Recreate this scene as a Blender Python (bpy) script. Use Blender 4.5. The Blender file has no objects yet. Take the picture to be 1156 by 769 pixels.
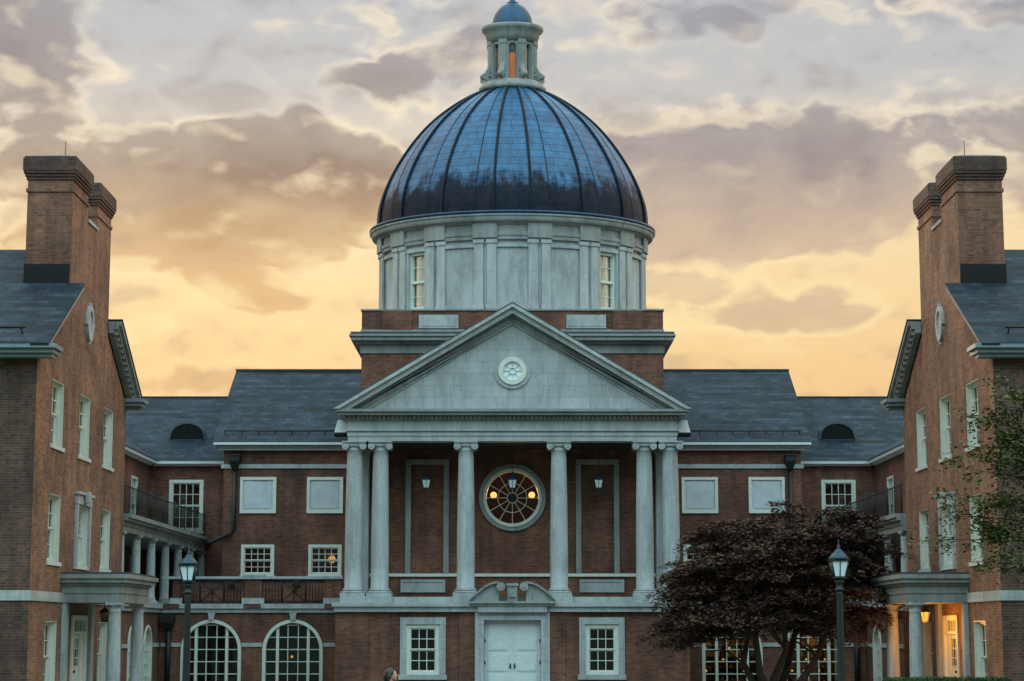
import bpy, bmesh, math, random
from mathutils import Vector
C = bpy.context.scene
COL = C.collection
PI = math.pi
R = math.radians
rng = random.Random(7)

# ------------------------------------------------------------------ camera
cd = bpy.data.cameras.new('camera'); cam = bpy.data.objects.new('camera', cd); COL.objects.link(cam)
cam.location = (0, 0, 2.3); cam.rotation_euler = (R(90 + 7.65), 0, 0)
cd.sensor_width = 36; cd.lens = 36 * 2100 / 1156; cd.shift_y = 45.5 / 1156; cd.shift_x = -0.0004
cd.clip_end = 5000
C.camera = cam
C.render.resolution_x = 1024; C.render.resolution_y = 681
C.view_settings.view_transform = 'Standard'; C.view_settings.look = 'None'
C.view_settings.gamma = 1; C.view_settings.exposure = 0.0; C.view_settings.use_curve_mapping = False

# ------------------------------------------------------------------ sky
W = bpy.data.worlds.new('World'); C.world = W; W.use_nodes = True
nt = W.node_tree; nt.nodes.clear()
def nd(t, **k):
    n = nt.nodes.new(t)
    for a, b in k.items(): setattr(n, a, b)
    return n
def lk(a, b): nt.links.new(a, b)
def M(op, a, b=None, c=None, clamp=False):
    n = nd('ShaderNodeMath', operation=op, use_clamp=clamp)
    for i, x in enumerate((a, b, c)):
        if x is None: continue
        if isinstance(x, (int, float)): n.inputs[i].default_value = x
        else: lk(x, n.inputs[i])
    return n.outputs[0]
def mixc(f, a, b):
    n = nd('ShaderNodeMix', data_type='RGBA')
    for s, x in ((n.inputs[0], f), (n.inputs[6], a), (n.inputs[7], b)):
        if isinstance(x, tuple): s.default_value = (*x, 1)
        elif isinstance(x, (int, float)): s.default_value = x
        else: lk(x, s)
    return n.outputs[2]
def sm(x, a, b):
    n = nd('ShaderNodeMapRange', interpolation_type='SMOOTHSTEP')
    lk(x, n.inputs[0]); n.inputs[1].default_value = a; n.inputs[2].default_value = b
    return n.outputs[0]
tc = nd('ShaderNodeTexCoord'); sep = nd('ShaderNodeSeparateXYZ'); lk(tc.outputs['Generated'], sep.inputs[0])
dx, dy, dz = sep.outputs
az = M('MULTIPLY', M('ARCTAN2', dx, dy), 180 / PI)          # degrees from the chapel's axis
el = M('MULTIPLY', M('ARCSINE', dz), 180 / PI)
mp = nd('ShaderNodeMapping'); lk(tc.outputs['Generated'], mp.inputs[0]); mp.inputs['Scale'].default_value = (1, 1, 1.7)
def noise(scale, detail=6, rough=0.55, dist=0.0, off=0):
    m2 = nd('ShaderNodeMapping'); lk(mp.outputs[0], m2.inputs[0]); m2.inputs['Location'].default_value = (off, off * .7, off * 1.3)
    n = nd('ShaderNodeTexNoise'); lk(m2.outputs[0], n.inputs['Vector'])
    n.inputs['Scale'].default_value = scale; n.inputs['Detail'].default_value = detail
    n.inputs['Roughness'].default_value = rough; n.inputs['Distortion'].default_value = dist
    return n.outputs['Fac']
def blob(a, e, ra, re, amp):
    q = M('ADD', M('POWER', M('ABSOLUTE', M('DIVIDE', M('SUBTRACT', az, a), ra)), 2), M('POWER', M('ABSOLUTE', M('DIVIDE', M('SUBTRACT', el, e), re)), 2))
    return M('MULTIPLY', M('EXPONENT', M('MULTIPLY', q, -1)), amp)
def cloud(off):
    # off: shift of the sampled direction, used to find which side of a cloud faces the glow
    m0 = nd('ShaderNodeMapping'); lk(mp.outputs[0], m0.inputs[0]); m0.inputs['Location'].default_value = off
    def n_(scale, detail, rough, dist, o):
        m2 = nd('ShaderNodeMapping'); lk(m0.outputs[0], m2.inputs[0]); m2.inputs['Location'].default_value = (o, o * .7, o * 1.3)
        n = nd('ShaderNodeTexNoise'); lk(m2.outputs[0], n.inputs['Vector']); n.inputs['Scale'].default_value = scale
        n.inputs['Detail'].default_value = detail; n.inputs['Roughness'].default_value = rough; n.inputs['Distortion'].default_value = dist
        return n.outputs['Fac']
    wv = nd('ShaderNodeTexNoise'); lk(m0.outputs[0], wv.inputs['Vector']); wv.inputs['Scale'].default_value = 14; wv.inputs['Detail'].default_value = 3
    wa = nd('ShaderNodeVectorMath', operation='MULTIPLY_ADD'); lk(wv.outputs['Color'], wa.inputs[0]); wa.inputs[1].default_value = (.10, .10, .10); lk(m0.outputs[0], wa.inputs[2])
    vo = nd('ShaderNodeTexVoronoi', feature='F1'); lk(wa.outputs[0], vo.inputs['Vector']); vo.inputs['Scale'].default_value = 17
    vo.inputs['Detail'].default_value = 1.0; vo.inputs['Roughness'].default_value = .55
    puff = M('MULTIPLY', M('SUBTRACT', .42, vo.outputs['Distance']), .55)
    return M('ADD', M('ADD', M('MULTIPLY', M('SUBTRACT', n_(6.5, 8, .57, .3, 3.1), .5), 1.6), M('MULTIPLY', M('SUBTRACT', n_(30.0, 5, .6, 0, 1.7), .5), .42)), puff)
base = cloud((0, 0, 0)); lower = cloud((.003, 0, -.022))
dens = M('ADD', base, .10)
for b in [(-8.0, 14.0, 4.6, 1.4, .50), (-4.4, 13.2, 1.9, 1.5, .36), (-9.0, 11.7, 3.6, 1.6, .42), (-4.2, 16.9, 1.8, .8, .50), (-6.5, 10.0, 2.2, .45, .45), (-9.5, 7.4, 2.6, .45, .35),
          (-15.0, 17.2, 2.6, 2.4, .60), (-13.6, 13.4, 3.0, 1.3, .40), (-9.0, 18.0, 3.9, 1.6, -.75), (-11.8, 15.7, 2.2, .4, -.30), (-11.2, 10.0, 2.4, 1.0, -.48), (-4.6, 10.6, 1.6, 1.0, -.30), (-6, 8.6, 4, .5, -.15), (-8.0, 12.9, .8, .5, -.30), (-5.0, 15.8, 1.2, .7, -.50), (-6.6, 15.6, .7, .4, .25), (-3.0, 15.2, .8, .8, -.25),
          (10.0, 14.8, 8.2, 1.7, .50), (10, 18.6, 7, .9, .46), (6.0, 17.1, 3.6, .45, -.50), (11.0, 16.7, 2.4, .4, -.34), (2.4, 16.9, .6, .45, -.45), (9.0, 12.4, 8, 1.7, .42), (7.2, 9.6, 2.8, .55, .40), (10.6, 9.4, 2.2, .5, .28),
          (11.5, 8.2, 3, .6, -.22), (7.6, 11.0, 3.6, .4, -.24), (6.5, 8.1, 2.4, .5, -.30)]:
    dens = M('ADD', dens, blob(*b))
def ramp(r, pts):
    cr = r.color_ramp
    while len(cr.elements) > 1: cr.elements.remove(cr.elements[-1])
    cr.elements[0].position = pts[0][0]; cr.elements[0].color = (*pts[0][1], 1)
    for p, c in pts[1:]:
        e = cr.elements.new(p); e.color = (*c, 1)
def elramp(pts):
    r = nd('ShaderNodeValToRGB'); lk(M('DIVIDE', el, 40), r.inputs[0]); ramp(r, pts); return r.outputs[0]
clear = elramp([(0, (.90, .50, .18)), (.19, (.92, .61, .29)), (.26, (.97, .71, .37)), (.31, (.95, .73, .44)), (.36, (.76, .66, .53)), (.415, (.58, .57, .56)), (.48, (.53, .55, .58)), (1, (.34, .44, .52))])
body = elramp([(0, (.58, .33, .15)), (.19, (.60, .38, .20)), (.27, (.60, .35, .16)), (.31, (.47, .29, .16)), (.345, (.31, .215, .165)), (.40, (.27, .22, .21)), (.48, (.29, .265, .29)), (1, (.24, .28, .32))])
lilac = elramp([(0, (.64, .40, .22)), (.19, (.64, .43, .26)), (.26, (.60, .44, .33)), (.32, (.44, .335, .30)), (.37, (.285, .245, .27)), (.43, (.26, .24, .29)), (.48, (.30, .285, .335)), (1, (.24, .28, .32))])
bodyc = mixc(sm(az, -5, 5), body, lilac)
edge = mixc(sm(el, 10, 17), (1.0, .80, .43), (1.0, .86, .64))
c1 = mixc(M('MULTIPLY', sm(dens, -.12, .05), sm(noise(11, 3, .5, 0, 5), .38, .62)), clear, edge)
c2 = mixc(sm(dens, .03, .22), c1, bodyc)
c2b = mixc(M('MULTIPLY', M('SUBTRACT', 1, sm(dens, .22, .80)), .34), c2, clear)      # thin cloud lets some of the glow through
lit = M('SUBTRACT', base, lower)                    # > 0 where the cloud thins out below: its under side catches the glow
c3 = mixc(M('MULTIPLY', sm(lit, .02, .40), M('SUBTRACT', .62, M('MULTIPLY', sm(az, -2, 6), .3))), c2b, edge)
c4 = mixc(M('MULTIPLY', sm(lit, -.02, -.40), .30), c3, (.22, .18, .18))
# the rest of the sky: warm bright cloud to the sides of the sunset, dim blue-teal dusk overhead and behind
side = M('MULTIPLY', sm(M('ABSOLUTE', az), 20, 45), M('SUBTRACT', 1, sm(M('ABSOLUTE', az), 95, 125)))
backc = mixc(sm(el, 50, 85), mixc(sm(el, 6, 40), (.12, .18, .20), (1.85, 2.80, 3.10)), (.75, 1.12, 1.32))
backv = nd('ShaderNodeMix', data_type='RGBA', blend_type='MULTIPLY'); backv.inputs[0].default_value = 1
lk(backc, backv.inputs[6]); vv = M('ADD', .72, M('MULTIPLY', noise(3.0, 5, .5, .2, 9), .56)); cmb = nd('ShaderNodeCombineColor'); [lk(vv, cmb.inputs[i]) for i in range(3)]
lk(cmb.outputs[0], backv.inputs[7])
front = M('MULTIPLY', M('SUBTRACT', 1, sm(el, 22, 50)), sm(dy, -.25, .35))
sky1 = mixc(front, backv.outputs[2], c4)
sky2 = mixc(M('MULTIPLY', side, M('SUBTRACT', 1, sm(el, 45, 80))), sky1, (1.75, 1.38, .98))
nis = nd('ShaderNodeTexSky'); nis.sky_type = 'NISHITA'; nis.sun_disc = False
nis.sun_elevation = R(9); nis.sun_rotation = R(-8); nis.altitude = 100; nis.dust_density = 2.0
bgN = nd('ShaderNodeBackground'); lk(nis.outputs[0], bgN.inputs[0]); bgN.inputs[1].default_value = 0.05
bgC = nd('ShaderNodeBackground'); lk(sky2, bgC.inputs[0]); bgC.inputs[1].default_value = 1.0
# clouds cover the clear sky: a little of the clear air shows through everywhere
mxs = nd('ShaderNodeMixShader'); mxs.inputs[0].default_value = .95
lk(bgN.outputs[0], mxs.inputs[1]); lk(bgC.outputs[0], mxs.inputs[2])
wo = nd('ShaderNodeOutputWorld'); lk(mxs.outputs[0], wo.inputs[0])

# ------------------------------------------------------------------ sun: low behind the chapel, veiled by cloud
sd = bpy.data.lights.new('sun', 'SUN'); sd.energy = 0.6; sd.angle = R(12); sd.color = (1, .82, .6)
sun = bpy.data.objects.new('sun', sd); COL.objects.link(sun)
sun.rotation_euler = (R(-(90 - 9)), 0, R(8)); sun.location = (-20, 150, 60)

# ------------------------------------------------------------------ materials
def newmat(name):
    m = bpy.data.materials.new(name); m.use_nodes = True
    t = m.node_tree; b = t.nodes['Principled BSDF']
    return m, t, b
class T:
    def __init__(s, t): s.t = t
    def n(s, ty, **k):
        x = s.t.nodes.new(ty)
        for a, b in k.items():
            if a.startswith('i_'): x.inputs[a[2:].replace('_', ' ')].default_value = b
            else: setattr(x, a, b)
        return x
    def l(s, a, b): s.t.links.new(a, b)
    def mix(s, f, a, b, bt='MIX'):
        n = s.n('ShaderNodeMix', data_type='RGBA', blend_type=bt)
        for k, x in ((0, f), (6, a), (7, b)):
            if isinstance(x, tuple): n.inputs[k].default_value = (*x, 1)
            elif isinstance(x, (int, float)): n.inputs[k].default_value = x
            else: s.l(x, n.inputs[k])
        return n.outputs[2]
    def noise(s, scale, det=4, rough=.6, coord='Object', sc=None):
        tcn = s.n('ShaderNodeTexCoord'); o = tcn.outputs[coord]
        if sc:
            mpn = s.n('ShaderNodeMapping'); s.l(o, mpn.inputs[0]); mpn.inputs['Scale'].default_value = sc; o = mpn.outputs[0]
        x = s.n('ShaderNodeTexNoise'); s.l(o, x.inputs['Vector'])
        x.inputs['Scale'].default_value = scale; x.inputs['Detail'].default_value = det; x.inputs['Roughness'].default_value = rough
        return x.outputs['Fac']
    def mr(s, v, a, b, c=0., d=1.):
        x = s.n('ShaderNodeMapRange'); s.l(v, x.inputs[0])
        for i, q in enumerate((a, b, c, d)): x.inputs[i + 1].default_value = q
        return x.outputs[0]
    def bump(s, h, b, st=.3, dist=.01):
        x = s.n('ShaderNodeBump'); x.inputs['Strength'].default_value = st; x.inputs['Distance'].default_value = dist
        s.l(h, x.inputs['Height']); s.l(x.outputs[0], b.inputs['Normal'])
def brick_mat(name, c1, c2, mortar, squash=1.0, rowh=.075, bw=.225):
    m, t, b = newmat(name); q = T(t)
    uv = q.n('ShaderNodeUVMap'); br = q.n('ShaderNodeTexBrick'); q.l(uv.outputs[0], br.inputs['Vector'])
    br.inputs['Color1'].default_value = (*c1, 1); br.inputs['Color2'].default_value = (*c2, 1); br.inputs['Mortar'].default_value = (*mortar, 1)
    br.inputs['Scale'].default_value = 1; br.inputs['Brick Width'].default_value = bw; br.inputs['Row Height'].default_value = rowh
    br.inputs['Mortar Size'].default_value = .006; br.inputs['Mortar Smooth'].default_value = .3; br.inputs['Bias'].default_value = -.15
    br.squash = squash; br.squash_frequency = 2
    w = q.mr(q.noise(.55, 7, .68), .3, .7, .50, 1.42); w2 = q.mr(q.noise(2.4, 6, .66, sc=(1, 1, .16)), .28, .72, .58, 1.32)
    mm = q.n('ShaderNodeMath', operation='MULTIPLY'); q.l(w, mm.inputs[0]); q.l(w2, mm.inputs[1])
    cc = q.n('ShaderNodeCombineColor'); [q.l(mm.outputs[0], cc.inputs[i]) for i in range(3)]
    q.l(q.mix(1., br.outputs['Color'], cc.outputs[0], 'MULTIPLY'), b.inputs['Base Color'])
    b.inputs['Roughness'].default_value = .88
    inv = q.n('ShaderNodeMath', operation='SUBTRACT'); inv.inputs[0].default_value = 1; q.l(br.outputs['Fac'], inv.inputs[1])
    q.bump(inv.outputs[0], b, .5, .012)
    return m
def stone_mat(name, c, stain, bw=1.1, rh=.42, joint=.004, amt=.5):
    m, t, b = newmat(name); q = T(t)
    uv = q.n('ShaderNodeUVMap'); br = q.n('ShaderNodeTexBrick'); q.l(uv.outputs[0], br.inputs['Vector'])
    br.inputs['Color1'].default_value = (*c, 1); br.inputs['Color2'].default_value = (*[x * .86 for x in c], 1); br.inputs['Mortar'].default_value = (*[x * .52 for x in c], 1)
    br.inputs['Scale'].default_value = 1; br.inputs['Brick Width'].default_value = bw; br.inputs['Row Height'].default_value = rh
    br.inputs['Mortar Size'].default_value = joint; br.inputs['Mortar Smooth'].default_value = .5
    st_a = q.mr(q.noise(1.3, 7, .70, sc=(1, 1, .40)), .46, .72, 0, amt); st_b = q.mr(q.noise(4.5, 6, .68, sc=(1, 1, .10)), .50, .72, 0, amt * .9)      # broad damp patches and rain streaks
    mxn = q.n('ShaderNodeMath', operation='MAXIMUM'); q.l(st_a, mxn.inputs[0]); q.l(st_b, mxn.inputs[1]); st = mxn.outputs[0]
    st2 = q.mr(q.noise(14, 4, .6), .3, .7, .88, 1.1)
    cc = q.n('ShaderNodeCombineColor'); [q.l(st2, cc.inputs[i]) for i in range(3)]
    col = q.mix(st, br.outputs['Color'], stain)
    q.l(q.mix(1., col, cc.outputs[0], 'MULTIPLY'), b.inputs['Base Color'])
    b.inputs['Roughness'].default_value = .8
    q.bump(q.noise(30, 4, .6), b, .15, .01)
    return m
def plain(name, c, rough=.5, metal=0., var=.15, scale=6, bump=.0, emit=None):
    m, t, b = newmat(name); q = T(t)
    v = q.mr(q.noise(scale, 4, .6), .3, .7, 1 - var, 1 + var)
    cc = q.n('ShaderNodeCombineColor'); [q.l(v, cc.inputs[i]) for i in range(3)]
    q.l(q.mix(1., c, cc.outputs[0], 'MULTIPLY'), b.inputs['Base Color'])
    b.inputs['Roughness'].default_value = rough; b.inputs['Metallic'].default_value = metal
    if bump: q.bump(q.noise(scale * 6, 4, .6), b, bump, .01)
    if emit:
        b.inputs['Emission Color'].default_value = (*emit[0], 1); b.inputs['Emission Strength'].default_value = emit[1]
    return m
def slate_mat(name, c1, c2, gap):
    m, t, b = newmat(name); q = T(t)
    uv = q.n('ShaderNodeUVMap'); br = q.n('ShaderNodeTexBrick'); q.l(uv.outputs[0], br.inputs['Vector'])
    br.inputs['Color1'].default_value = (*c1, 1); br.inputs['Color2'].default_value = (*c2, 1); br.inputs['Mortar'].default_value = (*gap, 1)
    br.inputs['Scale'].default_value = 1; br.inputs['Brick Width'].default_value = .36; br.inputs['Row Height'].default_value = .28
    br.inputs['Mortar Size'].default_value = .011; br.inputs['Mortar Smooth'].default_value = .2
    v = q.mr(q.noise(1.1, 7, .7, sc=(1, 1, 1)), .3, .7, .5, 1.5)
    # some whole courses weather darker or paler than the rest
    sx = q.n('ShaderNodeSeparateXYZ'); q.l(uv.outputs[0], sx.inputs[0])
    fl = q.n('ShaderNodeMath', operation='FLOOR'); dv = q.n('ShaderNodeMath', operation='DIVIDE'); q.l(sx.outputs[1], dv.inputs[0]); dv.inputs[1].default_value = .28; q.l(dv.outputs[0], fl.inputs[0])
    sl = q.n('ShaderNodeMath', operation='MULTIPLY'); q.l(sx.outputs[0], sl.inputs[0]); sl.inputs[1].default_value = .35
    cv = q.n('ShaderNodeCombineXYZ'); q.l(sl.outputs[0], cv.inputs[0]); q.l(fl.outputs[0], cv.inputs[1])
    nn = q.n('ShaderNodeTexNoise'); q.l(cv.outputs[0], nn.inputs['Vector']); nn.inputs['Scale'].default_value = .83; nn.inputs['Detail'].default_value = 3
    v2 = q.mr(nn.outputs['Fac'], .32, .68, .45, 1.75)
    mu = q.n('ShaderNodeMath', operation='MULTIPLY'); q.l(v, mu.inputs[0]); q.l(v2, mu.inputs[1])
    cc = q.n('ShaderNodeCombineColor'); [q.l(mu.outputs[0], cc.inputs[i]) for i in range(3)]
    q.l(q.mix(1., br.outputs['Color'], cc.outputs[0], 'MULTIPLY'), b.inputs['Base Color'])
    b.inputs['Roughness'].default_value = .7; b.inputs['Specular IOR Level'].default_value = .2
    inv = q.n('ShaderNodeMath', operation='SUBTRACT'); inv.inputs[0].default_value = 1; q.l(br.outputs['Fac'], inv.inputs[1])
    q.bump(inv.outputs[0], b, .6, .02)
    return m
def dome_mat(name, ribs=False):
    m, t, b = newmat(name); q = T(t)
    uv = q.n('ShaderNodeUVMap'); br = q.n('ShaderNodeTexBrick'); q.l(uv.outputs[0], br.inputs['Vector'])
    br.inputs['Color1'].default_value = (.026, .125, .255, 1); br.inputs['Color2'].default_value = (.017, .090, .195, 1); br.inputs['Mortar'].default_value = (.005, .025, .065, 1)
    br.inputs['Scale'].default_value = 1; br.inputs['Brick Width'].default_value = 3.3; br.inputs['Row Height'].default_value = .34
    br.inputs['Mortar Size'].default_value = .020; br.inputs['Mortar Smooth'].default_value = .4
    if ribs:
        for k in ('Color1', 'Color2', 'Mortar'): br.inputs[k].default_value = (.004, .010, .022, 1)
    # dark horizon reflection painted in brown-black, rising unevenly from the gutter, in drips
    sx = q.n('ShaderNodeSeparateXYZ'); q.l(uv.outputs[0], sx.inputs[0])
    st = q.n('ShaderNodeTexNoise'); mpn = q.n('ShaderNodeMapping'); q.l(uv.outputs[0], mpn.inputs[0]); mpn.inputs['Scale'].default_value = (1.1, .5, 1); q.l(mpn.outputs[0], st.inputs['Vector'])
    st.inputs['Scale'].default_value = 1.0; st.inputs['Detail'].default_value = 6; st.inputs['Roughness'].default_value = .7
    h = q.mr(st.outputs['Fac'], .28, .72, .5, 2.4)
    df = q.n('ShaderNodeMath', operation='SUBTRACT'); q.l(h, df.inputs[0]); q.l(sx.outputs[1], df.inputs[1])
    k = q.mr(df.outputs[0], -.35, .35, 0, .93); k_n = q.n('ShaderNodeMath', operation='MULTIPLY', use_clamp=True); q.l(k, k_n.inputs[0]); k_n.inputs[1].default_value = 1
    darkrefl = q.mix(q.mr(q.noise(2.2, 5, .6), .45, .65), (.006, .007, .013), (.024, .012, .014))
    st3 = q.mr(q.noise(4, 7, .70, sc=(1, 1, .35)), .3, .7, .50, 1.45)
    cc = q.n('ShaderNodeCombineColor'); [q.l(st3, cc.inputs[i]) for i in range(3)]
    col = q.mix(k_n.outputs[0], br.outputs['Color'], darkrefl)
    q.l(q.mix(1., col, cc.outputs[0], 'MULTIPLY'), b.inputs['Base Color'])
    b.inputs['Metallic'].default_value = .1
    q.l(q.mr(k_n.outputs[0], 0, 1, .5 if ribs else .40, .60), b.inputs['Roughness']); q.l(q.mr(k_n.outputs[0], 0, 1, .2 if ribs else .5, .16), b.inputs['Specular IOR Level'])
    q.bump(br.outputs['Fac'], b, -.5, .015) if False else q.bump(q.noise(2.5, 4, .6), b, .3, .05)
    return m
def glass_mat(name, tint=(.55, .62, .62), base=.10, boost=1.0):
    m = bpy.data.materials.new(name); m.use_nodes = True; t = m.node_tree; t.nodes.clear(); q = T(t)
    tr = q.n('ShaderNodeBsdfTransparent'); tr.inputs[0].default_value = (*tint, 1)
    gl = q.n('ShaderNodeBsdfGlossy'); gl.inputs['Roughness'].default_value = .03; gl.inputs[0].default_value = (.9, .95, .97, 1)
    bp = q.n('ShaderNodeBump'); bp.inputs['Strength'].default_value = .12; bp.inputs['Distance'].default_value = .02; q.l(q.noise(1.6, 2, .5), bp.inputs['Height']); q.l(bp.outputs[0], gl.inputs['Normal'])
    fr = q.n('ShaderNodeFresnel'); fr.inputs[0].default_value = 1.5
    a = q.n('ShaderNodeMath', operation='MULTIPLY_ADD', use_clamp=True); q.l(fr.outputs[0], a.inputs[0]); a.inputs[1].default_value = boost; a.inputs[2].default_value = base
    mx = q.n('ShaderNodeMixShader'); q.l(a.outputs[0], mx.inputs[0]); q.l(tr.outputs[0], mx.inputs[1]); q.l(gl.outputs[0], mx.inputs[2])
    o = q.n('ShaderNodeOutputMaterial'); q.l(mx.outputs[0], o.inputs[0])
    return m
def emit_mat(name, c, s):
    m = bpy.data.materials.new(name); m.use_nodes = True; t = m.node_tree; t.nodes.clear(); q = T(t)
    e = q.n('ShaderNodeEmission'); e.inputs[0].default_value = (*c, 1); e.inputs[1].default_value = s
    o = q.n('ShaderNodeOutputMaterial'); q.l(e.outputs[0], o.inputs[0]); return m
def leaf_mat(name, c1, c2, rough=.85):
    m, t, b = newmat(name); q = T(t)
    g = q.n('ShaderNodeNewGeometry'); v = q.mr(g.outputs['Random Per Island'], 0, 1)
    n2 = q.mr(q.noise(1.3, 4, .6), .35, .65)
    a = q.n('ShaderNodeMath', operation='MULTIPLY_ADD'); q.l(v, a.inputs[0]); a.inputs[1].default_value = .55; mu = q.n('ShaderNodeMath', operation='MULTIPLY'); q.l(n2, mu.inputs[0]); mu.inputs[1].default_value = .45; q.l(mu.outputs[0], a.inputs[2])
    q.l(q.mix(a.outputs[0], c1, c2), b.inputs['Base Color']); b.inputs['Roughness'].default_value = rough; b.inputs['Specular IOR Level'].default_value = .15
    return m
MT = {}
MT['brick'] = brick_mat('brick', (.195, .068, .036), (.080, .032, .022), (.185, .13, .098))
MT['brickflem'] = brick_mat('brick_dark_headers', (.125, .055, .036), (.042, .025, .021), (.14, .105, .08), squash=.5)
MT['brickorange'] = brick_mat('brick_orange', (.275, .122, .068), (.125, .058, .038), (.27, .19, .13))  # paler, oranger court-side brick; the warm sky light is partly put into it
MT['brickred'] = brick_mat('brick_red_chimney', (.25, .095, .055), (.11, .045, .032), (.24, .17, .125), squash=.5)
MT['stone'] = stone_mat('limestone', (.45, .47, .465), (.20, .215, .205), joint=.008, amt=.8)
MT['stoneplain'] = stone_mat('limestone_smooth', (.45, .47, .465), (.19, .205, .20), bw=2.2, rh=1.6, amt=.85)
MT['stonedark'] = stone_mat('limestone_weathered', (.32, .33, .315), (.10, .11, .105), bw=1.6, rh=1.0, amt=.75)
MT['gutterpaint'] = plain('grey_gutter_paint', (.20, .24, .25), .5, var=.12)
MT['panelpaint'] = plain('pale_panel', (.50, .54, .55), .6, var=.14, scale=2)
MT['soot'] = brick_mat('sooty_brick', (.12, .055, .038), (.05, .026, .021), (.11, .085, .07), squash=.5)
MT['lead'] = plain('lead_flashing', (.06, .07, .08), .5, .3)
MT['white'] = plain('cream_paint', (.66, .67, .58), .45, var=.08)
MT['whitecool'] = plain('white_paint', (.62, .66, .64), .4, var=.07)
MT['slate'] = slate_mat('slate', (.021, .034, .047), (.008, .016, .027), (.005, .008, .012))
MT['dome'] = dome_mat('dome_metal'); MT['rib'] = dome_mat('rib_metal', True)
MT['lampcap'] = plain('lamp_cap_metal', (.015, .05, .075), .4, .3)
MT['copper'] = plain('blue_metal', (.018, .065, .125), .4, .3, var=.25, scale=3)
MT['iron'] = plain('black_iron', (.008, .009, .010), .55, .1)
MT['post'] = plain('dark_green_paint', (.004, .012, .013), .45, .1)
MT['glass'] = glass_mat('window_glass'); MT['glassrose'] = glass_mat('round_window_glass', (.85, .8, .75), .0, .35); MT['glassclear'] = glass_mat('clear_glass', (.95, .95, .92), .03, .6); MT['glassdark'] = glass_mat('dark_window_glass', (.5, .5, .5), .02, .7)
MT['glassglow'] = glass_mat('sunset_tint_glass', (.85, .62, .34), .04, .5)  # sunset glow through the cupola is put into the glass tint
MT['blind'] = plain('cream_blind', (.62, .60, .52), .8, var=.05)
MT['blindpink'] = plain('pale_drape', (.88, .72, .60), .8, var=.08)
MT['frost'] = plain('frosted_glass', (.80, .86, .90), .25, var=.05)
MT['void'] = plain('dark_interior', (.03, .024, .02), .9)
MT['roomwall'] = plain('brown_interior', (.15, .085, .055), .8)
MT['louvre'] = plain('black_louvre', (.006, .006, .006), .9); MT['amberlamp'] = emit_mat('amber_lamp', (1, .42, .05), 1.5); MT['bulb'] = emit_mat('warm_bulb', (1, .55, .15), 2.4); MT['bulbsoft'] = emit_mat('warm_glow', (1, .50, .10), 2.2)
MT['lawn'] = plain('lawn', (.045, .07, .025), .9, var=.4, scale=3, bump=.6)
MT['paving'] = stone_mat('paving', (.22, .21, .2), (.12, .12, .11), bw=.6, rh=.6, joint=.01)
MT['bark'] = plain('bark', (.06, .045, .038), .9, var=.35, scale=8, bump=.6)
MT['maple'] = leaf_mat('maple_leaves', (.034, .019, .016), (.145, .082, .056))
MT['leaf'] = leaf_mat('green_leaves', (.045, .080, .025), (.16, .17, .055))
MT['hedge'] = leaf_mat('hedge_leaves', (.02, .05, .015), (.06, .11, .04))
MT['skin'] = plain('skin', (.48, .27, .20), .5, var=.05); MT['hair'] = plain('dark_hair', (.018, .012, .010), .45)
MT['coat'] = plain('black_coat', (.010, .010, .014), .8); MT['trouser'] = plain('dark_trousers', (.02, .025, .04), .8)
MT['shelfitem'] = plain('tan_bindings', (.45, .28, .10), .7, var=.6, scale=4)

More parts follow.
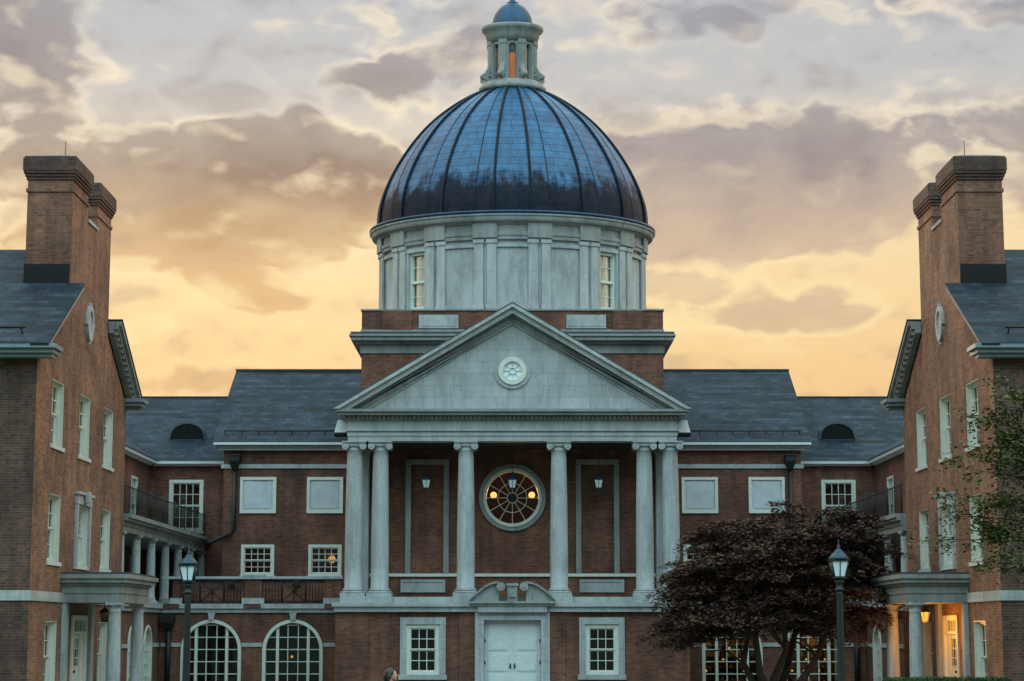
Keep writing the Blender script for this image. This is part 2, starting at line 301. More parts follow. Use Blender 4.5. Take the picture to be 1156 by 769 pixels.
# ------------------------------------------------------------------ mesh builder
class MB:
    def __init__(s): s.v = []; s.f = []; s.m = []; s.uv = []; s.sm = []
    def face(s, pts, mat=0, uv=None, smooth=False):
        i = len(s.v); s.v.extend([tuple(p) for p in pts]); s.f.append(tuple(range(i, i + len(pts)))); s.m.append(mat); s.uv.append(uv); s.sm.append(smooth)
    def hexa(s, p, mat=0):            # eight points: bottom ring 0-3, top ring 4-7
        i = len(s.v); s.v.extend([tuple(q) for q in p])
        for f in ((0, 3, 2, 1), (4, 5, 6, 7), (0, 1, 5, 4), (1, 2, 6, 5), (2, 3, 7, 6), (3, 0, 4, 7)):
            s.f.append(tuple(i + k for k in f)); s.m.append(mat); s.uv.append(None); s.sm.append(False)
    def box(s, x0, x1, y0, y1, z0, z1, mat=0):
        s.hexa([(x0, y0, z0), (x1, y0, z0), (x1, y1, z0), (x0, y1, z0), (x0, y0, z1), (x1, y0, z1), (x1, y1, z1), (x0, y1, z1)], mat)
    def pb(s, P, u0, u1, v0, v1, n0, n1, mat=0):
        s.hexa([P(u0, v0, n0), P(u1, v0, n0), P(u1, v0, n1), P(u0, v0, n1), P(u0, v1, n0), P(u1, v1, n0), P(u1, v1, n1), P(u0, v1, n1)], mat)
    def prism(s, poly, vec, mat=0):   # poly of 3D points swept along vec
        vec = Vector(vec); a = [Vector(p) for p in poly]; b = [p + vec for p in a]; n = len(a)
        i = len(s.v); s.v.extend([tuple(p) for p in a + b])
        s.f.append(tuple(range(i, i + n))); s.f.append(tuple(range(i + 2 * n - 1, i + n - 1, -1)))
        for k in range(n): s.f.append((i + k, i + (k + 1) % n, i + n + (k + 1) % n, i + n + k))
        s.m += [mat] * (n + 2); s.uv += [None] * (n + 2); s.sm += [False] * (n + 2)
    def lathe(s, c, prof, n=24, sy=1., mat=0, smooth=True, uvr=None, cap=True):
        c = Vector(c); i0 = len(s.v); L = [0]
        for (r0, z0), (r1, z1) in zip(prof, prof[1:]): L.append(L[-1] + math.hypot(r1 - r0, z1 - z0))
        for r, z in prof:
            for k in range(n):
                a = 2 * PI * k / n; s.v.append((c.x + r * math.sin(a), c.y - sy * r * math.cos(a), c.z + z))
        for j in range(len(prof) - 1):
            for k in range(n):
                k2 = (k + 1) % n
                s.f.append((i0 + j * n + k, i0 + j * n + k2, i0 + (j + 1) * n + k2, i0 + (j + 1) * n + k)); s.m.append(mat); s.sm.append(smooth)
                if uvr:
                    a0 = 2 * PI * k / n * uvr; a1 = 2 * PI * (k + 1) / n * uvr
                    s.uv.append([(a0, L[j]), (a1, L[j]), (a1, L[j + 1]), (a0, L[j + 1])])
                else: s.uv.append(None)
        if cap:
            for j in (0, len(prof) - 1):
                if prof[j][0] > 1e-4: s.f.append(tuple(i0 + j * n + k for k in range(n))); s.m.append(mat); s.uv.append(None); s.sm.append(False)
    def tube(s, pts, rad, n=8, mat=0, cap=True, smooth=True):
        pts = [Vector(p) for p in pts]
        if not isinstance(rad, (list, tuple)): rad = [rad] * len(pts)
        i0 = len(s.v); up = None
        for j, p in enumerate(pts):
            d = (pts[min(j + 1, len(pts) - 1)] - pts[max(j - 1, 0)]).normalized()
            if up is None: up = Vector((0, 0, 1)) if abs(d.z) < .9 else Vector((1, 0, 0))
            x = d.cross(up).normalized(); y = x.cross(d); up = y
            for k in range(n):
                a = 2 * PI * k / n; q = p + x * (rad[j] * math.cos(a)) + y * (rad[j] * math.sin(a)); s.v.append(tuple(q))
        for j in range(len(pts) - 1):
            for k in range(n):
                k2 = (k + 1) % n; s.f.append((i0 + j * n + k, i0 + j * n + k2, i0 + (j + 1) * n + k2, i0 + (j + 1) * n + k)); s.m.append(mat); s.uv.append(None); s.sm.append(smooth)
        if cap:
            for j in (0, len(pts) - 1): s.f.append(tuple(i0 + j * n + k for k in range(n))); s.m.append(mat); s.uv.append(None); s.sm.append(False)
    def ball(s, c, r, n=10, m=7, mat=0, sc=(1, 1, 1)):
        prof = [(max(1e-4, r * math.sin(PI * k / m)), -r * math.cos(PI * k / m) * sc[2]) for k in range(m + 1)]
        s.lathe(c, [(p * sc[0], z) for p, z in prof], n, sc[1] / sc[0], mat, cap=False)
    def ringplate(s, P, uc, vc, r0, r1, n0, n1, k=40, mat=0, a0=0, a1=2 * PI):
        for i in range(k):
            t0 = a0 + (a1 - a0) * i / k; t1 = a0 + (a1 - a0) * (i + 1) / k
            q = lambda r, t, n: P(uc + r * math.cos(t), vc + r * math.sin(t), n)
            s.hexa([q(r0, t0, n0), q(r1, t0, n0), q(r1, t1, n0), q(r0, t1, n0), q(r0, t0, n1), q(r1, t0, n1), q(r1, t1, n1), q(r0, t1, n1)], mat)
    def disc(s, P, uc, vc, r, n, k=40, mat=0, thick=.012):
        s.prism([P(uc + r * math.cos(2 * PI * i / k), vc + r * math.sin(2 * PI * i / k), n) for i in range(k)], Vector(P(0, 0, thick)) - Vector(P(0, 0, 0)), mat)
    def build(s, name, mats, parent=None, fn=None, norm=True):
        if name in SPLIT:
            cl = s.clusters()
            if len(cl) > 1:
                for fs in cl:
                    sub = MB()
                    for fi in fs: sub.face([s.v[k] for k in s.f[fi]], s.m[fi], s.uv[fi], s.sm[fi])
                    o = sub.weld().build_one(name, mats, parent, fn, norm)
                return o
        return s.build_one(name, mats, parent, fn, norm)
    def weld(s):
        seen = {}; nv = []; mp_ = []
        for p in s.v:
            k = (round(p[0], 5), round(p[1], 5), round(p[2], 5))
            if k not in seen: seen[k] = len(nv); nv.append(p)
            mp_.append(seen[k])
        s.v = nv; s.f = [tuple(mp_[i] for i in f) for f in s.f]; return s
    def clusters(s, tol=.04):
        B_ = []
        par = list(range(len(s.v)))
        def find(a):
            while par[a] != a: par[a] = par[par[a]]; a = par[a]
            return a
        for f in s.f:
            for k in f[1:]: par[find(k)] = find(f[0])
        isl = {}
        for i, f in enumerate(s.f): isl.setdefault(find(f[0]), []).append(i)
        keys = list(isl)
        for k in keys:
            ps = [s.v[q] for i in isl[k] for q in s.f[i]]
            B_.append((min(p[0] for p in ps), max(p[0] for p in ps), min(p[1] for p in ps), max(p[1] for p in ps), min(p[2] for p in ps), max(p[2] for p in ps)))
        g_ = list(range(len(keys)))
        def fd(a):
            while g_[a] != a: g_[a] = g_[g_[a]]; a = g_[a]
            return a
        for i in range(len(keys)):
            for j in range(i):
                a, b = B_[i], B_[j]
                if a[0] - tol < b[1] and b[0] - tol < a[1] and a[2] - tol < b[3] and b[2] - tol < a[3] and a[4] - tol < b[5] and b[4] - tol < a[5]: g_[fd(i)] = fd(j)
        out = {}
        for i, k in enumerate(keys): out.setdefault(fd(i), []).extend(isl[k])
        return list(out.values())
    def build_one(s, name, mats, parent=None, fn=None, norm=True):
        base = ROOT.get(parent.name, Vector()) if parent else Vector()
        fx = fn or FLIP
        vs = [Vector(fx(p)) - base for p in s.v]
        me = bpy.data.meshes.new(name); me.from_pydata(vs, [], s.f)
        if not isinstance(mats, (list, tuple)): mats = [mats]
        for x in mats: me.materials.append(MT[x] if isinstance(x, str) else x)
        me.polygons.foreach_set('material_index', s.m); me.polygons.foreach_set('use_smooth', s.sm)
        if norm:
            bm = bmesh.new(); bm.from_mesh(me); bmesh.ops.recalc_face_normals(bm, faces=bm.faces[:]); bm.to_mesh(me); bm.free()
        uvl = me.uv_layers.new(name='UVMap'); data = uvl.data; Z = Vector((0, 0, 1))
        for p in me.polygons:
            uv = s.uv[p.index]
            if uv is not None:
                lookup = {vi: uv[k] for k, vi in enumerate(s.f[p.index])}
                for li in p.loop_indices: data[li].uv = lookup[me.loops[li].vertex_index]
                continue
            nn = p.normal
            if abs(nn.z) > .97:
                for li in p.loop_indices:
                    c = me.vertices[me.loops[li].vertex_index].co + base; data[li].uv = (c.x, c.y)
            else:
                t = Z.cross(nn).normalized(); w = nn.cross(t)
                for li in p.loop_indices:
                    c = me.vertices[me.loops[li].vertex_index].co + base; data[li].uv = (c.dot(t), c.dot(w))
        o = bpy.data.objects.new(name, me); COL.objects.link(o)
        if parent: o.parent = parent; ROOT[o.name] = base
        return o
ROOT = {}
SPLIT = {'raking_cornice', 'porch_pilaster', 'eave_cornice', 'eave', 'parapet_pier', 'parapet_wall', 'parapet_coping', 'string_course', 'pedestal', 'step', 'hinge', 'attic_wall', 'attic_band', 'band_course', 'inner_wall', 'rear_wall', 'wall', 'shelf_bulb', 'ridge_cap', 'gable_chimney_face', 'window_surround'}
IDENT = lambda p: p
FLIP = IDENT
def thing(name, loc, label, cat, group=None):
    o = bpy.data.objects.new(name, None); COL.objects.link(o); o.location = loc; o.empty_display_size = .3
    o['label'] = label; o['category'] = cat
    if group: o['group'] = group
    ROOT[o.name] = Vector(loc); return o
def tag(o, label, cat, group=None):
    o['label'] = label; o['category'] = cat
    if group: o['group'] = group
    return o
def front(y): return lambda u, v, n: (u, y - n, v)          # wall that faces the camera; n points out of the wall
def inner(x): return lambda u, v, n: (x + n, u, v)          # left-hand wall that faces the court (+X)

# a wall with rectangular, arched or round openings
def wall(mb, P, u0, u1, v0, v1, holes=(), depth=.35, mat=0):
    rects = []
    for h in holes:
        if h[0] == 'r': rects.append(h[1:5])
        elif h[0] == 'a': _, uc, w, b, spring = h; rects.append((uc - w / 2, uc + w / 2, b, spring + w / 2))
        else: _, uc, vc, r = h; rects.append((uc - r, uc + r, vc - r, vc + r))
    us = sorted({u0, u1, *[r[0] for r in rects], *[r[1] for r in rects]}); vs = sorted({v0, v1, *[r[2] for r in rects], *[r[3] for r in rects]})
    us = [u for u in us if u0 <= u <= u1]; vs = [v for v in vs if v0 <= v <= v1]
    for a, b in zip(us, us[1:]):
        for c, d in zip(vs, vs[1:]):
            mu, mv = (a + b) / 2, (c + d) / 2
            if any(r[0] < mu < r[1] and r[2] < mv < r[3] for r in rects): continue
            for n in (0, -depth): mb.face([P(a, c, n), P(b, c, n), P(b, d, n), P(a, d, n)], mat)
    for a, b, c, d in ((u0, u1, v0, v0), (u0, u1, v1, v1), (u0, u0, v0, v1), (u1, u1, v0, v1)):
        mb.face([P(a, c, 0), P(b, d, 0), P(b, d, -depth), P(a, c, -depth)], mat)
    def rev(p, q): mb.face([P(*p, 0), P(*q, 0), P(*q, -depth), P(*p, -depth)], mat)
    for h in holes:
        if h[0] == 'r':
            a, b, c, d = h[1:5]; rev((a, c), (b, c)); rev((a, d), (b, d)); rev((a, c), (a, d)); rev((b, c), (b, d))
        else:
            if h[0] == 'a':
                _, uc, w, b, sp = h; r = w / 2; rev((uc - r, b), (uc - r, sp)); rev((uc + r, b), (uc + r, sp)); rev((uc - r, b), (uc + r, b)); halves = ((sp, 1),)
            else:
                _, uc, sp, r = h; halves = ((sp, 1), (sp, -1))
            for vc, sg in halves:
                K = 24; arc = [(uc + r * math.cos(PI * i / K), vc + sg * r * math.sin(PI * i / K)) for i in range(K + 1)]
                for p, q in zip(arc, arc[1:]):
                    rev(p, q)
                    for n in (0, -depth): mb.face([P(*p, n), P(*q, n), P(q[0], vc + sg * r, n), P(p[0], vc + sg * r, n)], mat)

def sash(parent, P, uc, v0, v1, w, nx=3, ny=4, cas=.10, rec=.10, mat='white', blind=0., glass='glass', sill=True, sillmat='whitecool', name='window', proud=.05, blindmat='blind', lin=None):
    """double-hung window filling the opening uc+-w/2, v0..v1"""
    m = MB(); a, b = uc - w / 2, uc + w / 2
    if lin is not None:
        m.pb(P, a, a + .035, v0, v1, -rec + .06, lin); m.pb(P, b - .035, b, v0, v1, -rec + .06, lin); m.pb(P, a + .035, b - .035, v1 - .035, v1, -rec + .06, lin)
    m.pb(P, a, a + cas, v0, v1, -.34, -rec + .06); m.pb(P, b - cas, b, v0, v1, -.34, -rec + .06)
    m.pb(P, a + cas, b - cas, v1 - cas, v1, -.34, -rec + .06); m.pb(P, a + cas, b - cas, v0, v0 + cas * .8, -.34, -rec + .06)
    ia, ib, iv0, iv1 = a + cas, b - cas, v0 + cas * .8, v1 - cas
    st = .045; mid = (iv0 + iv1) / 2
    for (c, d, off) in ((iv0, mid, -.02), (mid, iv1, .03)):
        n0, n1 = -rec - .06 + off - .02, -rec + off - .02
        m.pb(P, ia, ia + st, c, d, n0, n1); m.pb(P, ib - st, ib, c, d, n0, n1)
        m.pb(P, ia + st, ib - st, c, c + st, n0, n1); m.pb(P, ia + st, ib - st, d - st, d, n0, n1)
        k = ny // 2
        for i in range(1, nx):
            u = ia + st + (ib - ia - 2 * st) * i / nx; m.pb(P, u - .013, u + .013, c + st, d - st, n0 + .012, n1 - .008)
        for i in range(1, k):
            v = c + st + (d - c - 2 * st) * i / k; m.pb(P, ia + st, ib - st, v - .013, v + .013, n0 + .015, n1 - .011)
    o = m.build(name, mat, parent)
    g = MB(); g.pb(P, ia + .01, ib - .01, iv0 + .01, iv1 - .01, -rec - .075, -rec - .07); g.build('pane', glass, o)
    if sill:
        s = MB(); s.pb(P, a - .06, b + .06, v0 - .11, v0, -.2, proud); s.build('sill', sillmat, o)
    if blind > 0:
        bl = MB(); bl.pb(P, ia, ib, iv1 - (iv1 - iv0) * blind, iv1, -rec - .14, -rec - .135); bl.build('blind', blindmat, o)
    return o

def lathe_col(parent, x, y, z0, z1, rb, rt, name='column', mat='stoneplain', ionic=False, plinth=.12):
    m = MB(); H = z1 - z0
    prof = [(rb, 0)] + [(rb - (rb - rt) * (max(0, t - .25) / .75) ** 1.5, H * t) for t in [i / 12 for i in range(1, 13)]]
    prof = [(rb * 1.12, 0), (rb * 1.12, .03), (rb, .06)] + prof[2:-1] + [(rt, H - .12), (rt * 1.07, H - .10), (rt * 1.07, H - .07), (rt, H - .06), (rt, H)]
    m.lathe((x, y, z0), prof, 28); o = m.build(name, mat, parent)
    b = MB(); q = rb * 1.38
    b.box(x - q, x + q, y - q, y + q, z0 - plinth * 2, z0 - plinth)
    b.lathe((x, y, z0 - plinth), [(rb * 1.36, 0), (rb * 1.4, plinth * .2), (rb * 1.36, plinth * .42), (rb * 1.15, plinth * .5), (rb * 1.15, plinth * .6), (rb * 1.26, plinth * .75), (rb * 1.2, plinth), ], 28)
    b.build('column_base', mat, o)
    c = MB()
    if ionic:
        hw = rt * 1.62
        c.lathe((x, y, z1), [(rt, 0), (rt * 1.25, .05), (rt * 1.3, .09), (rt * 1.2, .12)], 28)
        c.box(x - hw * .86, x + hw * .86, y - rt * 1.15, y + rt * 1.15, z1 + .085, z1 + .165)
        for s in (-1, 1):
            cx = x + s * (hw - .115)
            c.tube([(cx, y - rt * 1.25, z1 + .045), (cx, y - rt * .5, z1 + .045), (cx, y, z1 + .045), (cx, y + rt * .5, z1 + .045), (cx, y + rt * 1.25, z1 + .045)], [.125, .105, .085, .105, .125], 18)
            c.tube([(cx, y - rt * 1.25 - .02, z1 + .045), (cx, y - rt * 1.25 + .01, z1 + .045)], [.045, .05], 12)
        c.box(x - hw, x + hw, y - rt * 1.4, y + rt * 1.4, z1 + .168, z1 + .22)
    else:
        c.lathe((x, y, z1), [(rt, 0), (rt * 1.05, .02), (rt * 1.3, .09)], 28); c.box(x - rt * 1.4, x + rt * 1.4, y - rt * 1.4, y + rt * 1.4, z1 + .09, z1 + .16)
    c.build('capital', mat, o)
    return o

exec_later = []
# ------------------------------------------------------------------ ground
def struct(name, mb, mat):
    o = mb.build(name, mat); o['kind'] = 'structure'; return o
g = MB(); g.face([(-1500, -300, 0), (1500, -300, 0), (1500, 2500, 0), (-1500, 2500, 0)]); struct('lawn', g, 'lawn')
g = MB(); g.face([(-1.8, -6, .004), (1.8, -6, .004), (1.8, 61, .004), (-1.8, 61, .004)]); g.face([(-9.8, 61, .004), (9.8, 61, .004), (9.8, 65, .004), (-9.8, 65, .004)])
struct('path', g, 'paving')

# ------------------------------------------------------------------ the chapel
chapel = thing('domed_chapel', (0, 70, 0), 'brick chapel with stone columned portico, pediment and big blue ribbed dome', 'chapel')
# ground storey of the portico
gw = MB(); F = front(65.3)
wall(gw, F, -6.1, 6.1, 0, 2.95, [('r', -.99, .99, 0, 2.67), ('r', -3.69, -2.53, .79, 2.52), ('r', 2.53, 3.69, .79, 2.52)], .35)
for s in (-1, 1):
    gw.box(*sorted((s * 6.1, s * 5.7)), 65.66, 76.4, 0, 2.95)
    gw.box(*sorted((s * 6.16, s * 5.02)), 65.24, 65.29, 0, 2.94)      # corner strips a little proud of the wall
    gw.box(*sorted((s * 1.85, s * 1.29)), 65.25, 65.29, 0, 2.94)
gw.build('wall', 'brick', chapel)
st = MB(); st.box(-2.2, 2.2, 63.6, 65.2, 0, .08); st.box(-1.7, 1.7, 64.2, 65.2, .082, .15); st.build('step', 'stone', chapel)
bc = MB(); bc.box(-6.2, 6.2, 65.1, 68.0, 2.95, 3.13); bc.box(-6.27, 6.27, 65.0, 68.0, 3.132, 3.27)
bc.build('band_course', 'stoneplain', chapel)
# pedestal blocks under the columns and the dado between them
CX = [-5.58, -4.66, -1.64, 1.64, 4.66, 5.58]
pd = MB()
for a, b in ((-6.0, -4.2), (-2.1, -1.17), (1.17, 2.1), (4.2, 6.0)): pd.box(a, b, 65.12, 66.1, 3.272, 3.49)
for a, b in ((-4.2, -2.1), (2.1, 4.2), (-1.17, 1.17)): pd.box(a, b, 65.35, 66.1, 3.272, 3.47)
pd.build('pedestal', 'stoneplain', chapel)
for x in CX: lathe_col(chapel, x, 65.62, 3.73, 8.71, .315, .262, ionic=True, plinth=.12)
for s in (-1, 1):
    m = MB(); x = s * 5.5
    m.box(x - .28, x + .28, 67.45, 67.96, 3.5, 8.7); m.box(x - .34, x + .34, 67.4, 67.955, 8.702, 8.92); m.box(x - .34, x + .34, 67.4, 67.955, 3.272, 3.5)
    m.build('pilaster', 'stoneplain', chapel)
# rear wall of the portico
rw = MB(); F = front(68.0); wall(rw, F, -5.85, 5.85, 3.272, 8.92, [('c', 0, 7.12, 1.0)], .4); rw.build('wall', 'brick', chapel)
fr = MB()
fr.pb(F, -5.2, -1.0, 4.25, 4.36, 0, .09); fr.pb(F, 1.0, 5.2, 4.25, 4.36, 0, .09); fr.pb(F, -1.0, 1.0, 4.25, 4.36, 0, .08)
fr.build('string_course', 'white', chapel)
for s in (-1, 1):
    m = MB(); c = s * 3.11
    m.pb(F, c - .79, c - .60, 4.362, 8.52, 0, .1); m.pb(F, c + .60, c + .79, 4.362, 8.52, 0, .1); m.pb(F, c - .60, c + .60, 8.33, 8.52, 0, .1)
    m.build('niche_frame', 'stonedark', chapel)
    m = MB(); c = s * 3.25; m.pb(F, c - .81, c + .81, 3.68, 3.76, 0, .07); m.pb(F, c - .81, c + .81, 4.06, 4.14, 0, .07); m.pb(F, c - .81, c - .73, 3.76, 4.06, 0, .07); m.pb(F, c + .73, c + .81, 3.76, 4.06, 0, .07); m.pb(F, c - .73, c + .73, 3.76, 4.06, 0, .035)
    m.build('inscription_panel', 'stoneplain', chapel)
m = MB(); m.box(-5.78, 5.78, 65.95, 67.98, 8.90, 8.928); m.build('portico_ceiling', 'void', chapel)  # dark sheet over the soffit puts the portico's shade into colour
# big round window
m = MB(); m.ringplate(F, 0, 7.12, 1.06, 1.22, -.05, .10, 48, 0); m.ringplate(F, 0, 7.12, .95, 1.065, -.2, .14, 48, 1)
m.ringplate(F, 0, 7.12, .52, .545, -.16, -.10, 40, 1); m.ringplate(F, 0, 7.12, .17, .20, -.16, -.10, 24, 1)
for k in range(12):
    a = 2 * PI * k / 12 + PI / 2; d = Vector((math.cos(a), 0, math.sin(a))); p0 = Vector((0, 68.13, 7.12)) + d * .18; p1 = Vector((0, 68.13, 7.12)) + d * .97
    m.tube([p0, p1], .014, 4, 1, smooth=False)
rwin = m.build('round_window', ['stonedark', 'white'], chapel)
m = MB(); m.disc(F, 0, 7.12, .97, -.18, 40); m.build('pane', 'glassrose', rwin)
m = MB(); m.disc(F, 0, 7.12, .17, -.14, 24, thick=.05); m.build('boss', 'iron', rwin)
# entablature and pediment
en = MB()
en.box(-5.80, 5.80, 65.32, 68.5, 8.93, 9.11); en.box(-5.83, 5.83, 65.29, 68.5, 9.112, 9.28); en.box(-5.89, 5.89, 65.23, 68.5, 9.282, 9.34)
en.box(-5.82, 5.82, 65.30, 68.5, 9.342, 9.66); en.box(-5.88, 5.88, 65.24, 68.5, 9.662, 9.71)
en.build('entablature', 'stone', chapel)
dn = MB()
for i in range(78):
    x = -5.9 + i * .1532; dn.box(x - .045, x + .045, 65.1, 65.235, 9.712, 9.82)
dn.box(-5.86, 5.86, 65.236, 68.4, 9.714, 9.82); dn.build('dentil_band', 'stonedark', chapel)
cn = MB(); cn.box(-6.12, 6.12, 64.95, 68.4, 9.822, 9.93); cn.box(-6.2, 6.2, 64.86, 68.4, 9.932, 10.02)
cn.build('cornice', 'stonedark', chapel)
SL = (13.78 - 10.04) / 6.26
ty = MB(); ty.prism([(-5.6, 65.35, 10.022), (5.6, 65.35, 10.022), (0, 65.35, 13.30)], (0, 3.0, 0)); ty.build('tympanum', 'stone', chapel)
for s in (-1, 1):
    rk = MB()
    def lay(y0, top, bot, xe, mat):
        # parallel strip under the roof slope: vertical offsets top..bot below the ridge line
        z = lambda x, o: 13.78 - SL * x - o
        rk.prism([(0, y0, z(0, top)), (s * xe, y0, z(xe, top)), (s * xe, y0, max(10.022, z(xe, bot))), (s * min(xe, (13.78 - bot - 10.022) / SL), y0, 10.022 if z(xe, bot) < 10.022 else z(xe, bot)), (0, y0, z(0, bot))], (0, 68.4 - y0, 0), mat)
    lay(64.80, 0, .13, 6.27, 0); lay(64.92, .132, .33, 6.05, 0); lay(65.14, .332, .40, 5.9, 1); lay(65.24, .402, .60, 5.75, 1); lay(65.28, .602, .68, 5.45, 0)  # overhang's shadow put into the darker stone of the recessed courses
    rk.build('raking_cornice', ['stone', 'stonedark'], chapel)
rf = MB()
for s in (-1, 1): rf.prism([(0, 64.85, 13.80), (s * 6.2, 64.85, 13.80 - SL * 6.2), (s * 6.2, 64.85, 13.84 - SL * 6.2), (0, 64.85, 13.84)], (0, 3.6, 0))
rf.build('pediment_roof', 'lead', chapel)
F = front(65.35); m = MB(); m.ringplate(F, 0, 11.43, .50, .64, 0, .06, 40, 1); m.ringplate(F, 0, 11.43, .33, .5, 0, .11, 40, 0)
m.ringplate(F, 0, 11.43, .10, .125, .03, .07, 20, 0)
for k in range(8):
    a = 2 * PI * k / 8; d = Vector((math.cos(a), 0, math.sin(a))); c = Vector((0, 65.3, 11.43)); m.tube([c + d * .11, c + d * .34], .014, 4, 0, smooth=False)
o = m.build('gable_window', ['white', 'stone'], chapel); m = MB(); m.disc(F, 0, 11.43, .34, .012, 32); m.build('pane', 'frost', o)
# front door with its stone surround and broken scroll pediment
F = front(65.3); m = MB()
m.pb(F, -1.30, -.99, 0, 2.67, -.1, .16); m.pb(F, .99, 1.30, 0, 2.67, -.1, .16); m.pb(F, -1.30, 1.30, 2.67, 2.93, -.1, .16); m.pb(F, -1.2, 1.2, 2.932, 3.16, -.05, .345)
m.pb(F, -1.13, -.99, 0, 2.81, .162, .19); m.pb(F, .99, 1.13, 0, 2.81, .162, .19); m.pb(F, -.99, .99, 2.67, 2.81, .162, .19)
m.build('door_surround', 'stone', chapel)
m = MB(); m.pb(F, -1.42, 1.42, 3.162, 3.24, .0, .42); m.pb(F, -1.5, 1.5, 3.242, 3.31, .0, .5)
for s in (-1, 1):
    # curved raking scroll
    arc = []
    for i in range(13):
        t = i / 12; arc.append((s * (1.5 - 1.02 * t), 3.31 + .62 * math.sin(t * PI / 2)))
    for (a, b) in zip(arc, arc[1:]):
        m.prism([(a[0], 64.84, a[1]), (b[0], 64.84, b[1]), (b[0], 64.84, b[1] + .10), (a[0], 64.84, a[1] + .03)], (0, .44, 0))
        m.prism([(a[0], 64.98, 3.31), (b[0], 64.98, 3.31), (b[0], 64.98, b[1] - .004), (a[0], 64.98, a[1] - .004)], (0, .3, 0))
    m.tube([(s * .40, 64.82, 3.82), (s * .40, 65.28, 3.82)], .15, 18); m.tube([(s * .40, 64.79, 3.82), (s * .40, 64.83, 3.82)], .06, 10)
m.box(-.17, .17, 64.95, 65.28, 3.312, 3.84); m.box(-.21, .21, 64.9, 65.28, 3.842, 3.93); m.box(-.12, .12, 64.9, 64.95, 3.45, 3.7)
m.build('door_pediment', 'stonedark', chapel)
for s in (-1, 1):
    P = front(65.5); m = MB(); a, b = sorted((s * .985, s * .006))
    m.pb(P, a, b, .15, 2.665, 0, .05)
    for v0, v1 in ((.3, .78), (.9, 1.5), (1.62, 2.52)):
        m.pb(P, a + .13, b - .13, v0, v1, .05, .075); m.pb(P, a + .18, b - .18, v0 + .05, v1 - .05, .075, .085)
    if s < 0: m.pb(P, -.03, .03, .16, 2.66, .05, .07)
    d = m.build('door', 'whitecool', chapel)
    h = MB(); h.box(s * .075 - .022, s * .075 + .022, 65.41, 65.45, 1.0, 1.17); h.ball((s * .075, 65.39, 1.06), .035); h.build('handle', 'iron', d)
    hg = MB()
    for v in (.5, 1.2, 1.95): hg.box(s * .955 - .02, s * .955 + .02, 65.43, 65.45, v - .06, v + .06)
    hg.build('hinge', 'iron', d)
for s in (-1, 1):
    c = s * 3.11; m = MB()
    m.pb(F, c - .79, c - .58, .69, 2.76, 0, .09); m.pb(F, c + .58, c + .79, .69, 2.76, 0, .09); m.pb(F, c - .58, c + .58, 2.52, 2.76, 0, .09); m.pb(F, c - .84, c + .84, .62, .79, .0, .14)
    m.pb(F, c - .70, c - .585, .79, 2.64, .09, .12); m.pb(F, c + .585, c + .70, .79, 2.64, .09, .12); m.pb(F, c - .585, c + .585, 2.525, 2.64, .09, .12)
    m.build('window_surround', 'stone', chapel)
    sash(chapel, F, c, .79, 2.52, 1.16, 3, 4, cas=.13, rec=.02, glass='glassdark', sill=False)
# attic block, cornice, parapet
m = MB(); m.box(-5.62, 5.62, 68.5, 79.5, 9.6, 12.53, 0); m.box(-5.62, 5.62, 68.5, 79.5, 13.43, 14.14, 0)
for s in (-1, 1):
    m.box(*sorted((s * 5.62, s * 5.2)), 68.42, 79.5, 2.9, 9.6)
for x in (-4.3, 4.3): m.box(x - .55, x + .55, 68.44, 68.49, 13.434, 14.13)
m.build('attic_wall', 'brick', chapel)
m = MB(); m.box(-5.66, 5.66, 68.45, 79.55, 12.532, 12.87); m.box(-5.66, 5.66, 68.46, 79.54, 13.29, 13.428); m.box(-5.66, 5.66, 68.45, 79.55, 14.142, 14.2)
m.build('attic_band', 'stonedark', chapel)
m = MB(); m.box(-5.8, 5.8, 68.3, 79.7, 12.872, 12.97); m.box(-5.98, 5.98, 68.1, 79.9, 12.972, 13.12); m.box(-6.05, 6.05, 68.02, 79.98, 13.122, 13.19)
m.build('attic_cornice', 'stonedark', chapel)
m = MB(); m.box(-6.0, 6.0, 68.07, 79.93, 13.192, 13.285); m.build('attic_flashing', 'lead', chapel)
for c in (-2.75, 0, 2.75):
    m = MB(); P = front(68.5); m.pb(P, c - .74, c + .74, 13.47, 13.98, 0, .06); m.pb(P, c - .64, c + .64, 13.55, 13.90, .06, .075); m.build('parapet_panel', 'stoneplain', chapel)
# ---- drum and dome, oval in plan
DC = (0, 74.0); SY = .70
def dp(a, r, z): return (r * math.sin(a), DC[1] - SY * r * math.cos(a), z)
def arcbox(m, a0, a1, r0, r1, z0, z1, mat=0, step=R(2.5)):
    k = max(1, int(round((a1 - a0) / step)))
    for i in range(k):
        p, q = a0 + (a1 - a0) * i / k, a0 + (a1 - a0) * (i + 1) / k
        m.hexa([dp(p, r0, z0), dp(q, r0, z0), dp(q, r1, z0), dp(p, r1, z0), dp(p, r0, z1), dp(q, r0, z1), dp(q, r1, z1), dp(p, r1, z1)], mat)
BAY = R(22.5); WINB = {2, 14, 6, 10}
m = MB()
for k in range(16):
    c = k * BAY
    if k in WINB:
        arcbox(m, c - BAY / 2, c - R(5), 4.9, 5.26, 14.2, 17.35); arcbox(m, c + R(5), c + BAY / 2, 4.9, 5.26, 14.2, 17.35)
        arcbox(m, c - R(5), c + R(5), 4.9, 5.26, 14.2, 14.62); arcbox(m, c - R(5), c + R(5), 4.9, 5.26, 16.95, 17.35)
    else: arcbox(m, c - BAY / 2, c + BAY / 2, 4.9, 5.26, 14.2, 17.35)
drum = m.build('drum', 'stoneplain', chapel)
m = MB(); arcbox(m, 0, 2 * PI, 4.9, 5.5, 14.201, 14.42); arcbox(m, 0, 2 * PI, 4.9, 5.44, 14.422, 14.52); m.build('drum_base', 'stone', drum)
